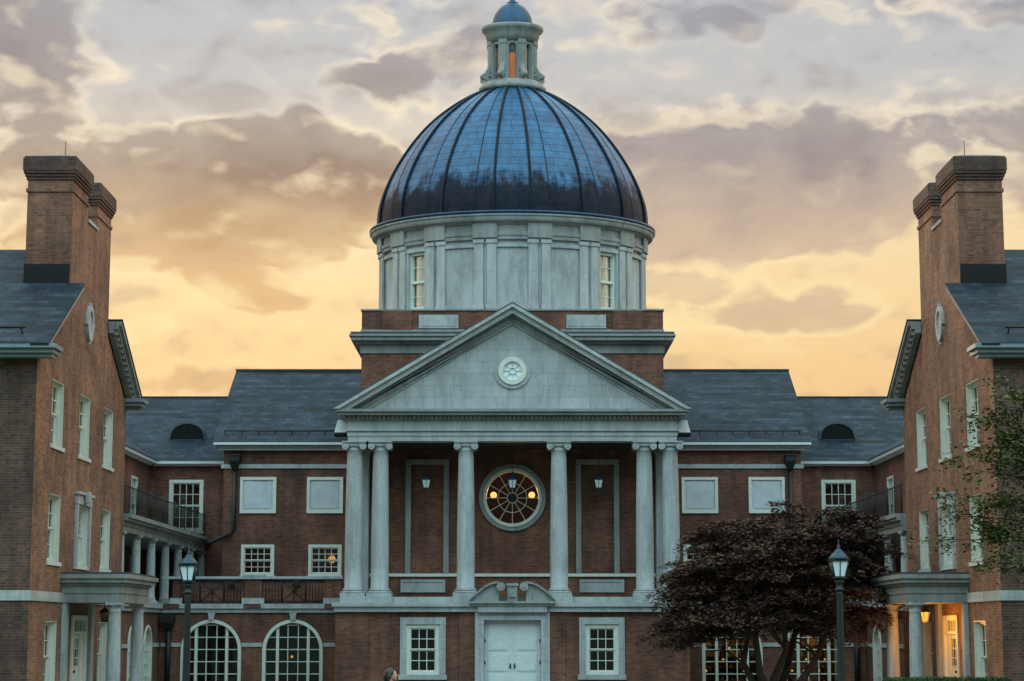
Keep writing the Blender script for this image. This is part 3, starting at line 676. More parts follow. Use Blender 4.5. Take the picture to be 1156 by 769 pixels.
for k in range(16):
    c = k * BAY + BAY / 2
    for o in (-R(2.75), R(2.75)):
        m = MB(); arcbox(m, c + o - R(1.9), c + o + R(1.9), 5.262, 5.40, 14.7, 17.1, step=R(2)); arcbox(m, c + o - R(2.3), c + o + R(2.3), 5.262, 5.45, 14.522, 14.7, step=R(2.3)); arcbox(m, c + o - R(2.3), c + o + R(2.3), 5.262, 5.45, 17.1, 17.24, step=R(2.3))
        m.build('pilaster', 'stoneplain', drum)
for k in range(16):
    c = k * BAY; m = MB()
    w = R(5.0) if k in WINB else R(6.6); e = R(.9); zt = 16.95; zb = 14.62
    arcbox(m, c - w - e, c - w, 5.262, 5.33, zb, zt); arcbox(m, c + w, c + w + e, 5.262, 5.33, zb, zt); arcbox(m, c - w - e, c + w + e, 5.262, 5.36, zt, zt + .14); arcbox(m, c - w, c + w, 5.262, 5.3, zb - .08, zb + .06)
    if k in WINB:
        m.m = [0] * len(m.f)
        fr0 = len(m.f)
        for off in (-R(4.75), R(4.75)): arcbox(m, c + off - R(.3), c + off + R(.3), 5.05, 5.2, zb + .06, zt, 1)
        for z in (zb + .12, 15.78, zt - .06): arcbox(m, c - R(4.6), c + R(4.6), 5.06, 5.19, z - .05, z + .05, 1)
        for off in (0,): arcbox(m, c + off - R(.10), c + off + R(.10), 5.09, 5.13, zb + .1, zt, 1)
        for z in (15.2, 16.35): arcbox(m, c - R(4.6), c + R(4.6), 5.1, 5.13, z - .01, z + .01, 1)
        w_ = m.build('drum_window', ['stoneplain', 'white'], drum)
        m2 = MB(); arcbox(m2, c - R(4.8), c + R(4.8), 5.0, 5.012, zb, zt, 0); arcbox(m2, c - R(4.8), c + R(4.8), 4.93, 4.95, zb, zt, 1); m2.build('drum_window_pane', ['glassclear', 'blindpink'], drum)
    else: m.build('blank_panel', 'stoneplain', drum)
m = MB()
prof = [(4.9, 17.242), (5.40, 17.242), (5.40, 17.40), (5.44, 17.40), (5.44, 17.52), (5.36, 17.54), (5.36, 17.82), (5.44, 17.84), (5.50, 17.90), (5.66, 17.94), (5.70, 18.0), (5.72, 18.10), (5.78, 18.14), (5.78, 18.20), (5.4, 18.22)]
m.lathe((0, DC[1], 0), prof, 96, SY, smooth=False)
for k in range(16):
    c = k * BAY + BAY / 2; arcbox(m, c - R(5), c + R(5), 5.42, 5.50, 17.3, 17.9)
m.build('drum_entablature', 'stonedark', drum)
m = MB(); m.lathe((0, DC[1], 0), [(5.5, 18.222), (5.74, 18.222), (5.80, 18.27), (5.78, 18.33), (5.5, 18.36)], 96, SY); m.build('gutter', 'copper', drum)
DPROF = [(5.46, 18.30), (5.45, 18.75), (5.38, 19.25), (5.20, 19.85), (4.90, 20.55), (4.50, 21.25), (4.05, 21.9), (3.5, 22.55), (2.9, 23.1), (2.3, 23.55), (1.7, 23.92), (1.1, 24.2), (.8, 24.3)]
def spline(pr, n=6):
    out = []
    for i in range(len(pr) - 1):
        p0, p1, p2, p3 = pr[max(0, i - 1)], pr[i], pr[i + 1], pr[min(len(pr) - 1, i + 2)]
        for k in range(n):
            t = k / n
            out.append(tuple(.5 * (2 * p1[j] + (p2[j] - p0[j]) * t + (2 * p0[j] - 5 * p1[j] + 4 * p2[j] - p3[j]) * t * t + (3 * p1[j] - p0[j] - 3 * p2[j] + p3[j]) * t ** 3) for j in (0, 1)))
    return out + [pr[-1]]
DP = spline(DPROF, 4)
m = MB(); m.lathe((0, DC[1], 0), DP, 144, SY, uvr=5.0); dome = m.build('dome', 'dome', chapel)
LEN = [0]
for a, b in zip(DP, DP[1:]): LEN.append(LEN[-1] + math.dist(a, b))
for k in range(16):
    c = k * BAY + BAY / 2; m = MB(); hw = R(3.7)
    for j in range(len(DP) - 1):
        (r0, z0), (r1, z1) = DP[j], DP[j + 1]
        if r1 < 1.0: break
        A = [c - hw + 2 * hw * i / 4 for i in range(5)]
        for a0, a1 in zip(A, A[1:]):
            m.face([dp(a0, r0 + .045, z0 + .01), dp(a1, r0 + .045, z0 + .01), dp(a1, r1 + .045, z1 + .01), dp(a0, r1 + .045, z1 + .01)], 0, [(a0 * 5, LEN[j]), (a1 * 5, LEN[j]), (a1 * 5, LEN[j + 1]), (a0 * 5, LEN[j + 1])], True)
        for a in (c - hw, c + hw):
            m.face([dp(a, r0 - .02, z0), dp(a, r0 + .045, z0 + .01), dp(a, r1 + .045, z1 + .01), dp(a, r1 - .02, z1)], 1, [(a * 5, LEN[j])] * 4)
    for a in (c - hw, c + hw):
        m.tube([dp(a, r + .04, z + .01) for r, z in DP if r > 1.0], (.058 if (a == c - hw) == (c < PI) else .020), 6, 1)
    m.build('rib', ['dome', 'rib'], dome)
# cupola
m = MB()
m.lathe((0, DC[1], 0), [(1.0, 24.1), (1.36, 24.16), (1.38, 24.30), (1.30, 24.36), (1.24, 24.50), (1.05, 24.56)], 48, SY)
m.build('cupola', 'stonedark', chapel) if False else None
m2 = MB(); m2.lathe((0, DC[1], 0), [(.82, 26.2), (1.04, 26.2), (1.06, 26.42), (1.10, 26.46), (1.10, 26.6), (1.22, 26.68), (1.28, 26.78), (1.27, 26.88), (.9, 26.95)], 48, SY)
cup = m.build('cupola', 'stonedark', chapel); m2.build('cupola_cornice', 'stonedark', cup)
for k in range(8):
    c = k * PI / 4 + PI / 8; m = MB()
    arcbox(m, c - R(13), c + R(13), .72, .98, 24.5, 26.22, step=R(6.5)); arcbox(m, c - R(8), c + R(8), .98, 1.05, 24.9, 26.1, step=R(8)); arcbox(m, c - R(9), c + R(9), .98, 1.08, 26.05, 26.22, step=R(9))
    m.build('pier', 'stonedark', cup)
    m = MB(); pts = [(1.0, 25.55), (1.04, 25.3), (1.1, 25.1), (1.22, 24.9), (1.33, 24.74)]
    for (r0, z0), (r1, z1) in zip(pts, pts[1:]):
        for q in (0,): m.hexa([dp(c - R(5), .95, z1), dp(c + R(5), .95, z1), dp(c + R(5), r1, z1), dp(c - R(5), r1, z1), dp(c - R(5), .95, z0), dp(c + R(5), .95, z0), dp(c + R(5), r0, z0), dp(c - R(5), r0, z0)])
    t = Vector((math.cos(c), SY * math.sin(c), 0)).normalized() * .11; ce = Vector(dp(c, 1.26, 24.72)); m.tube([ce - t, ce + t], .13, 14)
    m.build('scroll_bracket', 'stonedark', cup)
    c = k * PI / 4; m = MB(); arcbox(m, c - R(10), c + R(10), .78, .80, 24.5, 25.9, 0, R(5)); 
    for i in range(6):
        a0, a1 = c - R(9.5) + R(19) * i / 6, c - R(9.5) + R(19) * (i + 1) / 6
        z0, z1 = [25.9 + .18 * math.sqrt(max(0, 1 - ((a - c) / R(9.5)) ** 2)) for a in (a0, a1)]
        m.hexa([dp(a0, .84, z0), dp(a1, .84, z1), dp(a1, .95, z1), dp(a0, .95, z0), dp(a0, .84, 26.21), dp(a1, .84, 26.21), dp(a1, .95, 26.21), dp(a0, .95, 26.21)], 1)
    arcbox(m, c - R(10), c + R(10), .78, .80, 25.9, 26.2, 0, R(5))
    m.build('cupola_window', ['glassglow', 'stonedark'], cup)
m = MB(); CP = spline([(.84, 26.95), (.82, 27.15), (.74, 27.42), (.56, 27.7), (.34, 27.88), (.16, 27.95)], 4); m.lathe((0, DC[1], 0), CP, 48, SY); m.build('cupola_dome', 'copper', cup)
m = MB(); m.lathe((0, DC[1], 0), [(.26, 27.9), (.24, 27.98), (.13, 28.02), (.10, 28.15), (.16, 28.25), (.05, 28.4), (.04, 29.2), (.0005, 29.3)], 20, SY); m.build('finial', 'copper', cup)

# ---- main block behind, both sides
TANR = 3.52 / 5.6
for s in (-1, 1):
    FLIP = (lambda p: p) if s < 0 else (lambda p: (-p[0], p[1], p[2]))
    F = front(76.5); m = MB()
    wins = [(-10.44, 4.53, 5.80), (-7.68, 4.53, 5.80)]
    wall(m, F, -11.9, -5.62, 0, 9.66, [('r', u - .68, u + .68, a, b) for u, a, b in wins], .35)
    m.box(-11.9, -11.55, 76.86, 88, 0, 9.6); m.prism([(-11.9, 76.5, 9.661), (-11.9, 82.2, 13.3), (-11.9, 88, 9.661)], (.3, 0, 0)); m.box(-11.9, -.01, 88, 88.3, 0, 9.6)
    m.build('wall', 'brick', chapel)
    m = MB(); m.pb(F, -12.0, -5.65, 8.93, 9.10, 0, .07); m.build('string_course', 'stoneplain', chapel)
    m = MB(); m.box(-12.12, -5.65, 76.24, 76.495, 9.665, 9.76, 0); m.box(-12.2, -5.65, 76.1, 76.7, 9.762, 9.86, 1); m.box(-12.26, -5.65, 75.98, 76.7, 9.862, 9.96, 0); m.build('eave_cornice', ['whitecool', 'stonedark'], chapel)
    m = MB(); zr = 9.96 + TANR * 6.1
    m.prism([(-12.3, 76.0, 9.962), (-12.3, 82.1, zr), (-12.3, 88.2, 9.962), (-12.3, 88.2, 9.88), (-12.3, 82.1, zr - .1), (-12.3, 76.0, 9.964 - .002)], (6.72, 0, 0))
    rr = m.build('roof', 'slate', chapel)
    m = MB(); m.box(-12.32, -5.6, 82.0, 82.2, zr - .02, zr + .05); m.build('ridge_cap', 'lead', rr)
    m = MB(); m.tube([(-11.95, 76.6, 10.5), (-6.3, 76.6, 10.5)], .035, 6)
    for i in range(9): x = -11.9 + i * .69; m.tube([(x, 76.6, 10.5), (x, 76.75, 10.38)], .02, 5)
    m.build('snow_rail', 'iron', rr)
    for u in (-10.46, -7.71):
        m = MB(); a, b = u - .745, u + .745
        m.pb(F, a, a + .12, 7.08, 8.57, 0, .08); m.pb(F, b - .12, b, 7.08, 8.57, 0, .08); m.pb(F, a + .12, b - .12, 8.45, 8.57, 0, .08); m.pb(F, a + .12, b - .12, 7.08, 7.2, 0, .08); m.pb(F, a + .12, b - .12, 7.2, 8.45, 0, .02, 1); m.pb(F, a + .2, b - .2, 7.28, 8.37, .02, .045, 1)
        m.build('blank_panel', ['white', 'panelpaint'], chapel)
    for u, a, b in wins: sash(chapel, F, u, a, b, 1.36, 4, 4, cas=.12, rec=.04, glass='glassdark')
    # terrace in front of the main block
    F = front(68.4); m = MB(); AW = [(-10.97, 1.55), (-8.0, 1.55)]
    wall(m, F, -12.86, -6.13, 0, 2.95, [('a', u, 2.2, .25, 1.6) for u, z in AW], .4); m.build('terrace_wall', 'brick', chapel)
    m = MB(); m.pb(F, -12.86, -6.2, 2.952, 3.10, -.4, .08); m.pb(F, -12.86, -6.2, 3.102, 3.27, -.4, .16); m.build('band_course', 'stoneplain', chapel)
    m = MB(); m.box(-12.86, -5.9, 68.8, 76.45, 3.0, 3.25); m.build('terrace_floor', 'paving', chapel)
    m = MB()
    for a, b in ((-12.84, -12.08), (-9.86, -9.1), (-6.9, -6.2)): m.pb(F, a + .06, b - .06, 3.1, 3.272, .162, .17)
    for a, b in ((-12.45, -12.12), (-9.82, -9.12), (-6.85, -6.22)): m.pb(F, a + .03, b - .03, 3.48, 4.17, -.36, -.02)
    m.build('parapet_pier', 'brick', chapel)
    m = MB()
    for a, b in ((-12.5, -12.06), (-9.88, -9.06), (-6.91, -6.2)): m.pb(F, a, b, 3.272, 3.48, -.4, .06)
    m.pb(F, -12.8, -6.2, 4.172, 4.27, -.42, .05); m.pb(F, -9.87, -9.07, 4.272, 4.33, -.42, .06)
    m.build('parapet_coping', 'stoneplain', chapel)
    m = MB()
    for a, b in ((-12.11, -9.83), (-9.11, -6.86)): m.box(a, b, 68.44, 68.6, 3.26, 4.168)
    m.build('parapet_wall', 'brick', chapel)
    for a, b in ((-12.12, -9.82), (-9.12, -6.85)):
        m = MB(); y = 68.39
        for z in (3.36, 4.12): m.tube([(a, y, z), (b, y, z)], .02, 5)
        n = 20; mid = (a + b) / 2
        for i in range(1, n):
            x = a + (b - a) * i / n
            if abs(x - mid) > .42: m.tube([(x, y, 3.3), (x, y, 4.15)], .014, 5)
        for x in (mid - .42, mid + .42, mid): m.tube([(x, y, 3.3), (x, y, 4.17)], .016, 5)
        for q in (-1, 1):
            m.tube([(mid - .42, y, 3.74 - q * .36), (mid + .42, y, 3.74 + q * .36)], .011, 5)
        m.build('terrace_railing', 'iron', chapel)
    for i, (u, sp) in enumerate(AW):
        m = MB(); sp = 1.6
        m.ringplate(F, u, sp, .98, 1.1, -.28, .03, 28, 0, 0, PI); m.pb(F, u - 1.1, u - .98, .25, sp, -.28, .03); m.pb(F, u + .98, u + 1.1, .25, sp, -.28, .03)
        for q in (-.56, .56): m.pb(F, u + q - .05, u + q + .05, .3, sp + math.sqrt(.98 ** 2 - q * q), -.26, -.05)
        for q in (-.187, .187): m.pb(F, u + q - .014, u + q + .014, .3, sp + math.sqrt(.98 ** 2 - q * q), -.25, -.09)
        for k in range(7):
            z = .3 + k * .44; hw = .98 if z < sp else math.sqrt(max(0, .98 ** 2 - (z - sp) ** 2))
            m.pb(F, u - hw, u + hw, z - .016, z + .016, -.248, -.095)
        o = m.build('arched_window', 'white', chapel)
        p = MB(); K = 24; p.prism([F(u - .98, .28, -.2), F(u + .98, .28, -.2)] + [F(u + .98 * math.cos(PI * k / K), sp + .98 * math.sin(PI * k / K), -.2) for k in range(K + 1)], (0, .01, 0)); p.build('pane', 'glassdark', o)
        k = MB(); k.hexa([F(u - .08, 2.68, 0), F(u + .08, 2.68, 0), F(u + .08, 2.68, .1), F(u - .08, 2.68, .1), F(u - .13, 2.95, 0), F(u + .13, 2.95, 0), F(u + .13, 2.95, .1), F(u - .13, 2.95, .1)]); k.build('keystone', 'stone', o)
    m = MB()
    for a, b in ((-12.8, -12.08), (-9.86, -9.11), (-6.89, -6.2)): m.pb(F, a, b, 1.72, 1.86, 0, .04)
    m.build('string_course', 'stoneplain', chapel)
    # rainwater pipe and hopper
    m = MB(); x = -11.42
    m.hexa([(x - .09, 76.2, 8.85), (x + .09, 76.2, 8.85), (x + .09, 76.44, 8.85), (x - .09, 76.44, 8.85), (x - .22, 76.05, 9.2), (x + .22, 76.05, 9.2), (x + .22, 76.44, 9.2), (x - .22, 76.44, 9.2)])
    m.box(x - .22, x + .22, 76.05, 76.44, 9.2, 9.42); m.box(x - .25, x + .25, 76.02, 76.44, 9.42, 9.48)
    if s < 0: m.tube([(x, 76.34, 8.9), (x, 76.34, 6.45), (x - .1, 76.34, 6.25), (x - .9, 76.34, 5.9), (x - 1.2, 76.34, 5.8)], .085, 8)
    else: m.tube([(x, 76.34, 8.9), (x, 76.34, 3.3)], .085, 8)
    m.build('drainpipe', 'iron', chapel)
    m = MB(); x = -12.5; m.tube([(x, 68.2, 2.5), (x, 68.2, 0)], .10, 8); m.hexa([(x - .1, 68.05, 2.35), (x + .1, 68.05, 2.35), (x + .1, 68.36, 2.35), (x - .1, 68.36, 2.35), (x - .22, 67.95, 2.6), (x + .22, 67.95, 2.6), (x + .22, 68.36, 2.6), (x - .22, 68.36, 2.6)]); m.box(x - .22, x + .22, 67.95, 68.36, 2.6, 2.9)
    m.build('drainpipe', 'iron', chapel)
FLIP = IDENT
m = MB(); m.box(-5.2, 5.2, 73, 73.2, 3.3, 9.5); m.box(-5.2, 5.2, 68.45, 73, 3.27, 3.3); m.build('inner_wall', 'roomwall', chapel)
for s in (-1, 1):
    m = MB(); m.box(*sorted((s * 12.5, s * 6.2)), 73.0, 73.15, 0.02, 3.0); m.box(*sorted((s * 11.5, s * 5.7)), 80, 80.1, 3.3, 9.6); m.build('inner_wall', 'roomwall', chapel)

# ------------------------------------------------------------------ gallery wings in the two back corners of the court
for s in (-1, 1):
    FLIP = (lambda p: p) if s < 0 else (lambda p: (-p[0], p[1], p[2]))
    gal = thing('gallery_wing', FLIP((-15.5, 72, 0)), ('low brick gallery with iron balcony over stone colonnade, joining left gabled house to chapel' if s < 0 else 'brick gallery with iron balcony behind the dark red maple, joining right gabled house to chapel'), 'gallery', 'gallery wings beside the chapel')
    F = front(78.5); m = MB()
    wall(m, F, -16.5, -11.92, 3.2, 9.2, [('r', -14.5, -13.05, 6.45, 8.62)], .35)
    I = inner(-15.3)
    DR = [66.0, 70.6, 75.2]
    wall(m, I, 61.75, 78.49, 3.2, 9.2, [('r', d - .65, d + .65, 6.25, 8.5) for d in DR] + [('r', d - .6, d + .6, 3.3, 5.3) for d in DR], .35)
    I2 = inner(-12.88); AY = [63.6, 66.3]
    wall(m, I2, 61.75, 68.38, 0, 2.95, [('a', y, 1.5, .25, 1.75) for y in AY], .35)
    m.build('wall', 'brick', gal)
    m = MB(); m.pb(I2, 61.75, 68.5, 2.952, 3.10, -.4, .08); m.pb(I2, 61.75, 68.5, 3.102, 3.27, -.4, .16); m.build('band_course', 'stoneplain', gal)
    m = MB()
    for y0, y1 in ((61.8, 62.82), (64.38, 65.52), (67.08, 68.3)): m.pb(I2, y0, y1, 1.72, 1.86, 0, .04)
    m.build('string_course', 'stoneplain', gal)
    m = MB(); m.box(-15.0, -13.0, 61.75, 78.4, 3.1, 3.25); m.build('gallery_floor', 'paving', gal)
    for y in AY:
        m = MB(); sp = 1.75
        m.ringplate(I2, y, sp, .64, .75, -.25, .03, 20, 0, 0, PI); m.pb(I2, y - .75, y - .64, .25, sp, -.25, .03); m.pb(I2, y + .64, y + .75, .25, sp, -.25, .03)
        for q in (-.2, .2): m.pb(I2, y + q - .02, y + q + .02, .25, sp + .6, -.22, -.08)
        for z in (.7, 1.15, 1.6, 2.05): m.pb(I2, y - .6, y + .6, z - .016, z + .016, -.21, -.09)
        o = m.build('arched_window', 'white', gal); p = MB(); p.prism([I2(y - .64, .28, -.18), I2(y + .64, .28, -.18)] + [I2(y + .64 * math.cos(PI * k / 16), sp + .64 * math.sin(PI * k / 16), -.18) for k in range(17)], (-.01, 0, 0)); p.build('pane', 'glass', o)
    # colonnade and balcony
    for k in range(7):
        y = 62.1 + 2.72 * k; lathe_col(gal, -13.08, y, 3.45, 5.42, .17, .145, plinth=.09)
    m = MB(); m.box(-15.25, -12.92, 61.75, 78.45, 5.582, 5.78); m.box(-15.25, -12.88, 61.75, 78.45, 5.782, 5.93); m.box(-15.25, -12.74, 61.75, 78.46, 5.932, 6.02); m.box(-15.25, -12.66, 61.75, 78.465, 6.022, 6.16)
    m.build('balcony', 'stonedark', gal)
    m = MB()
    for z in (6.24, 7.12): m.tube([(-12.95, 61.8, z), (-12.95, 78.4, z)], .022, 5)
    for i in range(84):
        y = 61.85 + i * .198; m.tube([(-12.95, y, 6.16), (-12.95, y, 7.12)], .011, 4)
    for i in range(8): y = 61.85 + i * 2.36; m.tube([(-12.95, y, 6.16), (-12.95, y, 7.22)], .028, 5)
    m.build('balcony_railing', 'iron', gal)
    sash(gal, F, -13.775, 6.45, 8.62, 1.45, 4, 4, cas=.13, rec=.03, glass='glass', blind=.0)
    for d in DR:
        sash(gal, I, d, 6.25, 8.5, 1.3, 3, 6, rec=.05, glass='glass'); sash(gal, I, d, 3.3, 5.3, 1.2, 3, 4, rec=.05, glass='glassdark')
    # eaves and L-shaped roof; the two slopes meet in a valley
    m = MB(); m.box(-15.15, -11.92, 78.3, 78.49, 9.2, 9.27); m.box(-15.15, -11.92, 78.1, 78.49, 9.272, 9.42); m.box(-15.6, -15.16, 61.75, 78.1, 9.2, 9.27); m.box(-15.6, -15.0, 61.75, 78.1, 9.272, 9.42)
    m.build('eave', 'whitecool', gal)
    m = MB(); t = .613
    m.prism([(-22, 78.05, 9.43), (-22, 83.5, 9.43 + 5.45 * t), (-22, 88.9, 9.43), (-22, 78.05, 9.422)], (10.1, 0, 0))
    m.prism([(-14.96, 61.75, 9.43), (-20.4, 61.75, 9.43 + 5.44 * t), (-25.8, 61.75, 9.43), (-14.96, 61.75, 9.422)], (0, 21.7, 0))
    rr = m.build('roof', 'slate', gal)
    m = MB(); m.box(-22, -11.9, 83.42, 83.58, 9.41 + 5.45 * t, 9.46 + 5.45 * t); m.build('ridge_cap', 'lead', rr)
    # eyebrow louvre dormer
    m = MB(); K = 18; c = -14.0; y0 = 79.75; z0 = 9.43 + (y0 - 78.05) * t
    arc = [(c + .72 * math.cos(PI * k / K), z0 + .66 * math.sin(PI * k / K) ** .85) for k in range(K + 1)]
    m.prism([(x, y0, z) for x, z in arc], (0, 1.8, 0), 0)
    for (a, b) in zip(arc, arc[1:]):
        f = lambda p, k: (c + (p[0] - c) * k, p[1] * 1.0 + (p[1] - z0) * (k - 1))
        a2, b2 = f(a, 1.09), f(b, 1.09); m.prism([(a[0], y0 - .06, a[1]), (b[0], y0 - .06, b[1]), (b2[0], y0 - .06, b2[1]), (a2[0], y0 - .06, a2[1])], (0, 1.9, 0), 1)
    for k in range(1, 6):
        z = z0 + k * .1; hw = .70 * math.sqrt(max(.01, 1 - ((z - z0) / .68) ** 2)); m.box(c - hw, c + hw, y0 - .03, y0 - .005, z, z + .03, 0)
    m.build('eyebrow_dormer', ['louvre', 'lead'], rr)
    m = MB(); m.box(-22.5, -16.0, 88.0, 88.2, 0, 9.4); m.box(-25.3, -25.1, 61.75, 88, 0, 9.4); m.box(-25, -15.4, 61.6, 61.74, 0, 9.4); m.build('rear_wall', 'brick', gal)
    m = MB(); m.box(-18, -17.9, 62, 78, 3.2, 9); m.box(-15.7, -12, 81, 81.1, 3.2, 9); m.box(-14.9, -14.8, 62, 68, 0.02, 3); m.build('inner_wall', 'void', gal)
FLIP = IDENT

# ------------------------------------------------------------------ the two gabled houses
NY, FY = 50.0, 61.7; MY = (NY + FY) / 2
TG = .598
for s in (-1, 1):
    off = .0 if s < 0 else .15
    FLIP = (lambda p: p) if s < 0 else (lambda p: (-p[0] + .15, p[1], p[2]))
    house = thing('gabled_house', FLIP((-17.5, 55.8, 0)), ('three storey brick house with twin chimneys and unlit columned porch at left edge' if s < 0 else 'three storey brick house with twin chimneys, lamp lit porch and overhanging leafy branches at right'), 'house', 'gabled houses flanking the court')
    WX = -12.9; I = inner(WX)
    WY = [52.45, 55.8, 59.1]
    rows = [(.55, 2.58), (4.22, 6.12), (7.48, 9.34)]
    holes = []
    for r, (a, b) in enumerate(rows):
        for k, y in enumerate(WY):
            if r == 0 and k == 1: holes.append(('r', 54.85, 56.75, 0.15, 2.75)); continue
            holes.append(('r', y - .72, y + .72, a, b if not (r == 1 and k == 1) else 6.0))
    m = MB(); wall(m, I, NY + .004, FY, 0, 9.75, holes, .4)
    # gable above the eaves
    ap = 9.75 + TG * (MY - NY)
    m.prism([(WX, NY + .004, 9.751), (WX, FY, 9.751), (WX, MY, ap)], (-.4, 0, 0))
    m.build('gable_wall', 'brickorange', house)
    m = MB(); F = front(NY)
    wall(m, F, -26, WX - .003, 0, 9.75, [('r', -17.2, -15.8, a, b) for a, b in rows] + [('r', -21.7, -20.3, a, b) for a, b in rows], .4); m.box(-26, -25.6, 50.42, FY - .02, 0, 9.75); m.box(-25.58, -13.32, FY - .4, FY - .01, 0, 9.75)
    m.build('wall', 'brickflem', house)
    m = MB(); m.box(-20.0, -19.9, 50.5, 61.2, 0.02, 9.7); m.build('inner_wall', 'void', house)
    m = MB(); m.pb(F, -26, WX + .04, 3.1, 3.37, 0, .045); m.pb(I, NY - .04, 53.85, 3.101, 3.371, 0, .045); m.pb(I, 57.9, FY, 3.1, 3.37, 0, .045); m.build('band_course', 'stoneplain', house)
    for c in (-16.5, -21.0):
        for a, b in rows: sash(house, F, c, a, b, 1.4, 3, 4, blind=.4)
    for r, (a, b) in enumerate(rows):
        for k, y in enumerate(WY):
            if r == 0 and k == 1: continue
            if r == 1 and k == 1:
                sash(house, I, y, a, 6.0, 1.44, 3, 4, cas=.09, rec=.16, lin=.0, blind=rng.choice([0, .3]))
                q = MB(); q.pb(I, y - .92, y - .722, 4.1, 6.02, 0, .08); q.pb(I, y + .722, y + .92, 4.1, 6.02, 0, .08); q.pb(I, y - .95, y + .95, 6.02, 6.3, 0, .09); q.pb(I, y - 1.02, y + 1.02, 6.3, 6.38, 0, .15); q.pb(I, y - .2, y + .2, 6.1, 6.42, .13, .23)
                q.build('window_surround', 'stone', house)
            else: sash(house, I, y, a, b, 1.44, 3, 4, cas=.09, rec=.20, lin=-.02, blind=rng.choice([0, .25, .5, .5]))
    # door under the porch
    q = MB(); q.pb(I, 54.85, 55.02, .15, 2.75, -.2, .05); q.pb(I, 56.58, 56.75, .15, 2.75, -.2, .05); q.pb(I, 55.02, 56.58, 2.6, 2.75, -.2, .05); q.pb(I, 55.02, 56.58, 2.2, 2.28, -.2, .03)
    for k in range(1, 5): u = 55.02 + 1.56 * k / 5; q.pb(I, u - .015, u + .015, 2.28, 2.6, -.12, -.07)
    q.pb(I, 55.02, 55.33, .15, 2.2, -.16, -.04); q.pb(I, 56.27, 56.58, .15, 2.2, -.16, -.04)
    o = q.build('door_frame', 'white', house); p = MB(); p.pb(I, 55.02, 56.58, 2.28, 2.6, -.11, -.10); p.build('pane', 'glass', o)
    d = MB(); d.pb(I, 55.34, 56.26, .16, 2.19, -.13, -.08)
    for u0, u1 in ((55.44, 55.76), (55.84, 56.16)):
        for v0, v1 in ((.3, .8), (.9, 1.15)): d.pb(I, u0, u1, v0, v1, -.08, -.06)
    for u in (55.42, 55.64, 55.93, 56.15): d.pb(I, u - .015, u + .015, 1.25, 2.08, -.08, -.062)
    for v in (1.25, 1.5, 1.78, 2.08): d.pb(I, 55.42, 56.18, v - .015, v + .015, -.08, -.058)
    o = d.build('door', 'whitecool', house); p = MB(); p.pb(I, 55.43, 56.14, 1.26, 2.07, -.08, -.074); p.build('pane', 'glass', o)
    h = MB(); h.ball((WX - .02, 55.42, 1.1), .045); h.build('handle', 'iron', o)
    # porch
    q = MB(); X0, X1 = WX + .001, -11.18; Y0, Y1 = 53.62, 57.4
    q.box(X0, X1, Y0, Y1, 3.10, 3.36); q.box(X0, X1 + .03, Y0 - .03, Y1 + .03, 3.362, 3.58); q.box(X0, X1 + .09, Y0 - .09, Y1 + .09, 3.582, 3.66); q.box(X0, X1 + .2, Y0 - .2, Y1 + .2, 3.662, 3.78); q.box(X0, X1 + .27, Y0 - .27, Y1 + .27, 3.782, 3.9)
    porch = q.build('porch_entablature', 'stonedark', house)
    q = MB(); q.box(X0, X1 + .2, Y0 - .2, Y1 + .2, 3.902, 3.96); q.build('porch_roof', 'lead', house)
    for y in (53.85, 57.15): lathe_col(house, -11.42, y, .36, 2.94, .2, .165, plinth=.1)
    q = MB()
    for y in (53.85, 57.15): q.box(WX, WX + .12, y - .19, y + .19, .15, 3.098)
    q.build('porch_pilaster', 'stoneplain', house)
    q = MB(); q.box(X0, -10.9, 53.4, 57.6, 0, .15); q.box(-10.9, -10.5, 53.9, 57.1, 0, .07); q.build('step', 'stone', house)
    # eaves, roof, rake
    q = MB(); q.box(-26.2, -12.42, 49.62, 49.99, 9.62, 9.72); q.box(-26.2, -12.36, 49.5, 50.3, 9.722, 9.84); q.box(-26.2, -12.28, 49.38, 50.3, 9.842, 9.96)
    q.box(WX - .3, -12.42, 61.71, 62.05, 9.62, 9.72); q.box(WX - .3, -12.36, 61.5, 62.15, 9.722, 9.84); q.box(WX - .3, -12.28, 61.4, 62.3, 9.842, 9.96)
    q.build('eave_cornice', 'gutterpaint', house)
    q = MB(); zr = 9.97 + TG * (MY - 49.36)
    q.prism([(-26.2, 49.36, 9.965), (-26.2, MY, zr), (-26.2, 62.34, 9.965), (-26.2, 62.34, 9.90), (-26.2, MY, zr - .1), (-26.2, 49.36, 9.961)], (26.2 - 12.95, 0, 0))
    # verge slates run out past the gable, stopping at the chimney
    zz = lambda y: 9.965 + TG * (y - 49.36); z2 = lambda y: 9.965 + TG * (62.34 - y)
    q.prism([(-12.95, 49.36, zz(49.36) - .06), (-12.95, 53.33, zz(53.33) - .06), (-12.95, 53.33, zz(53.33)), (-12.95, 49.36, zz(49.36))], (.50, 0, 0))
    q.prism([(-12.95, 58.66, z2(58.66) - .06), (-12.95, 62.34, z2(62.34) - .06), (-12.95, 62.34, z2(62.34)), (-12.95, 58.66, z2(58.66))], (.50, 0, 0))
    rr = q.build('roof', 'slate', house)
    q = MB()
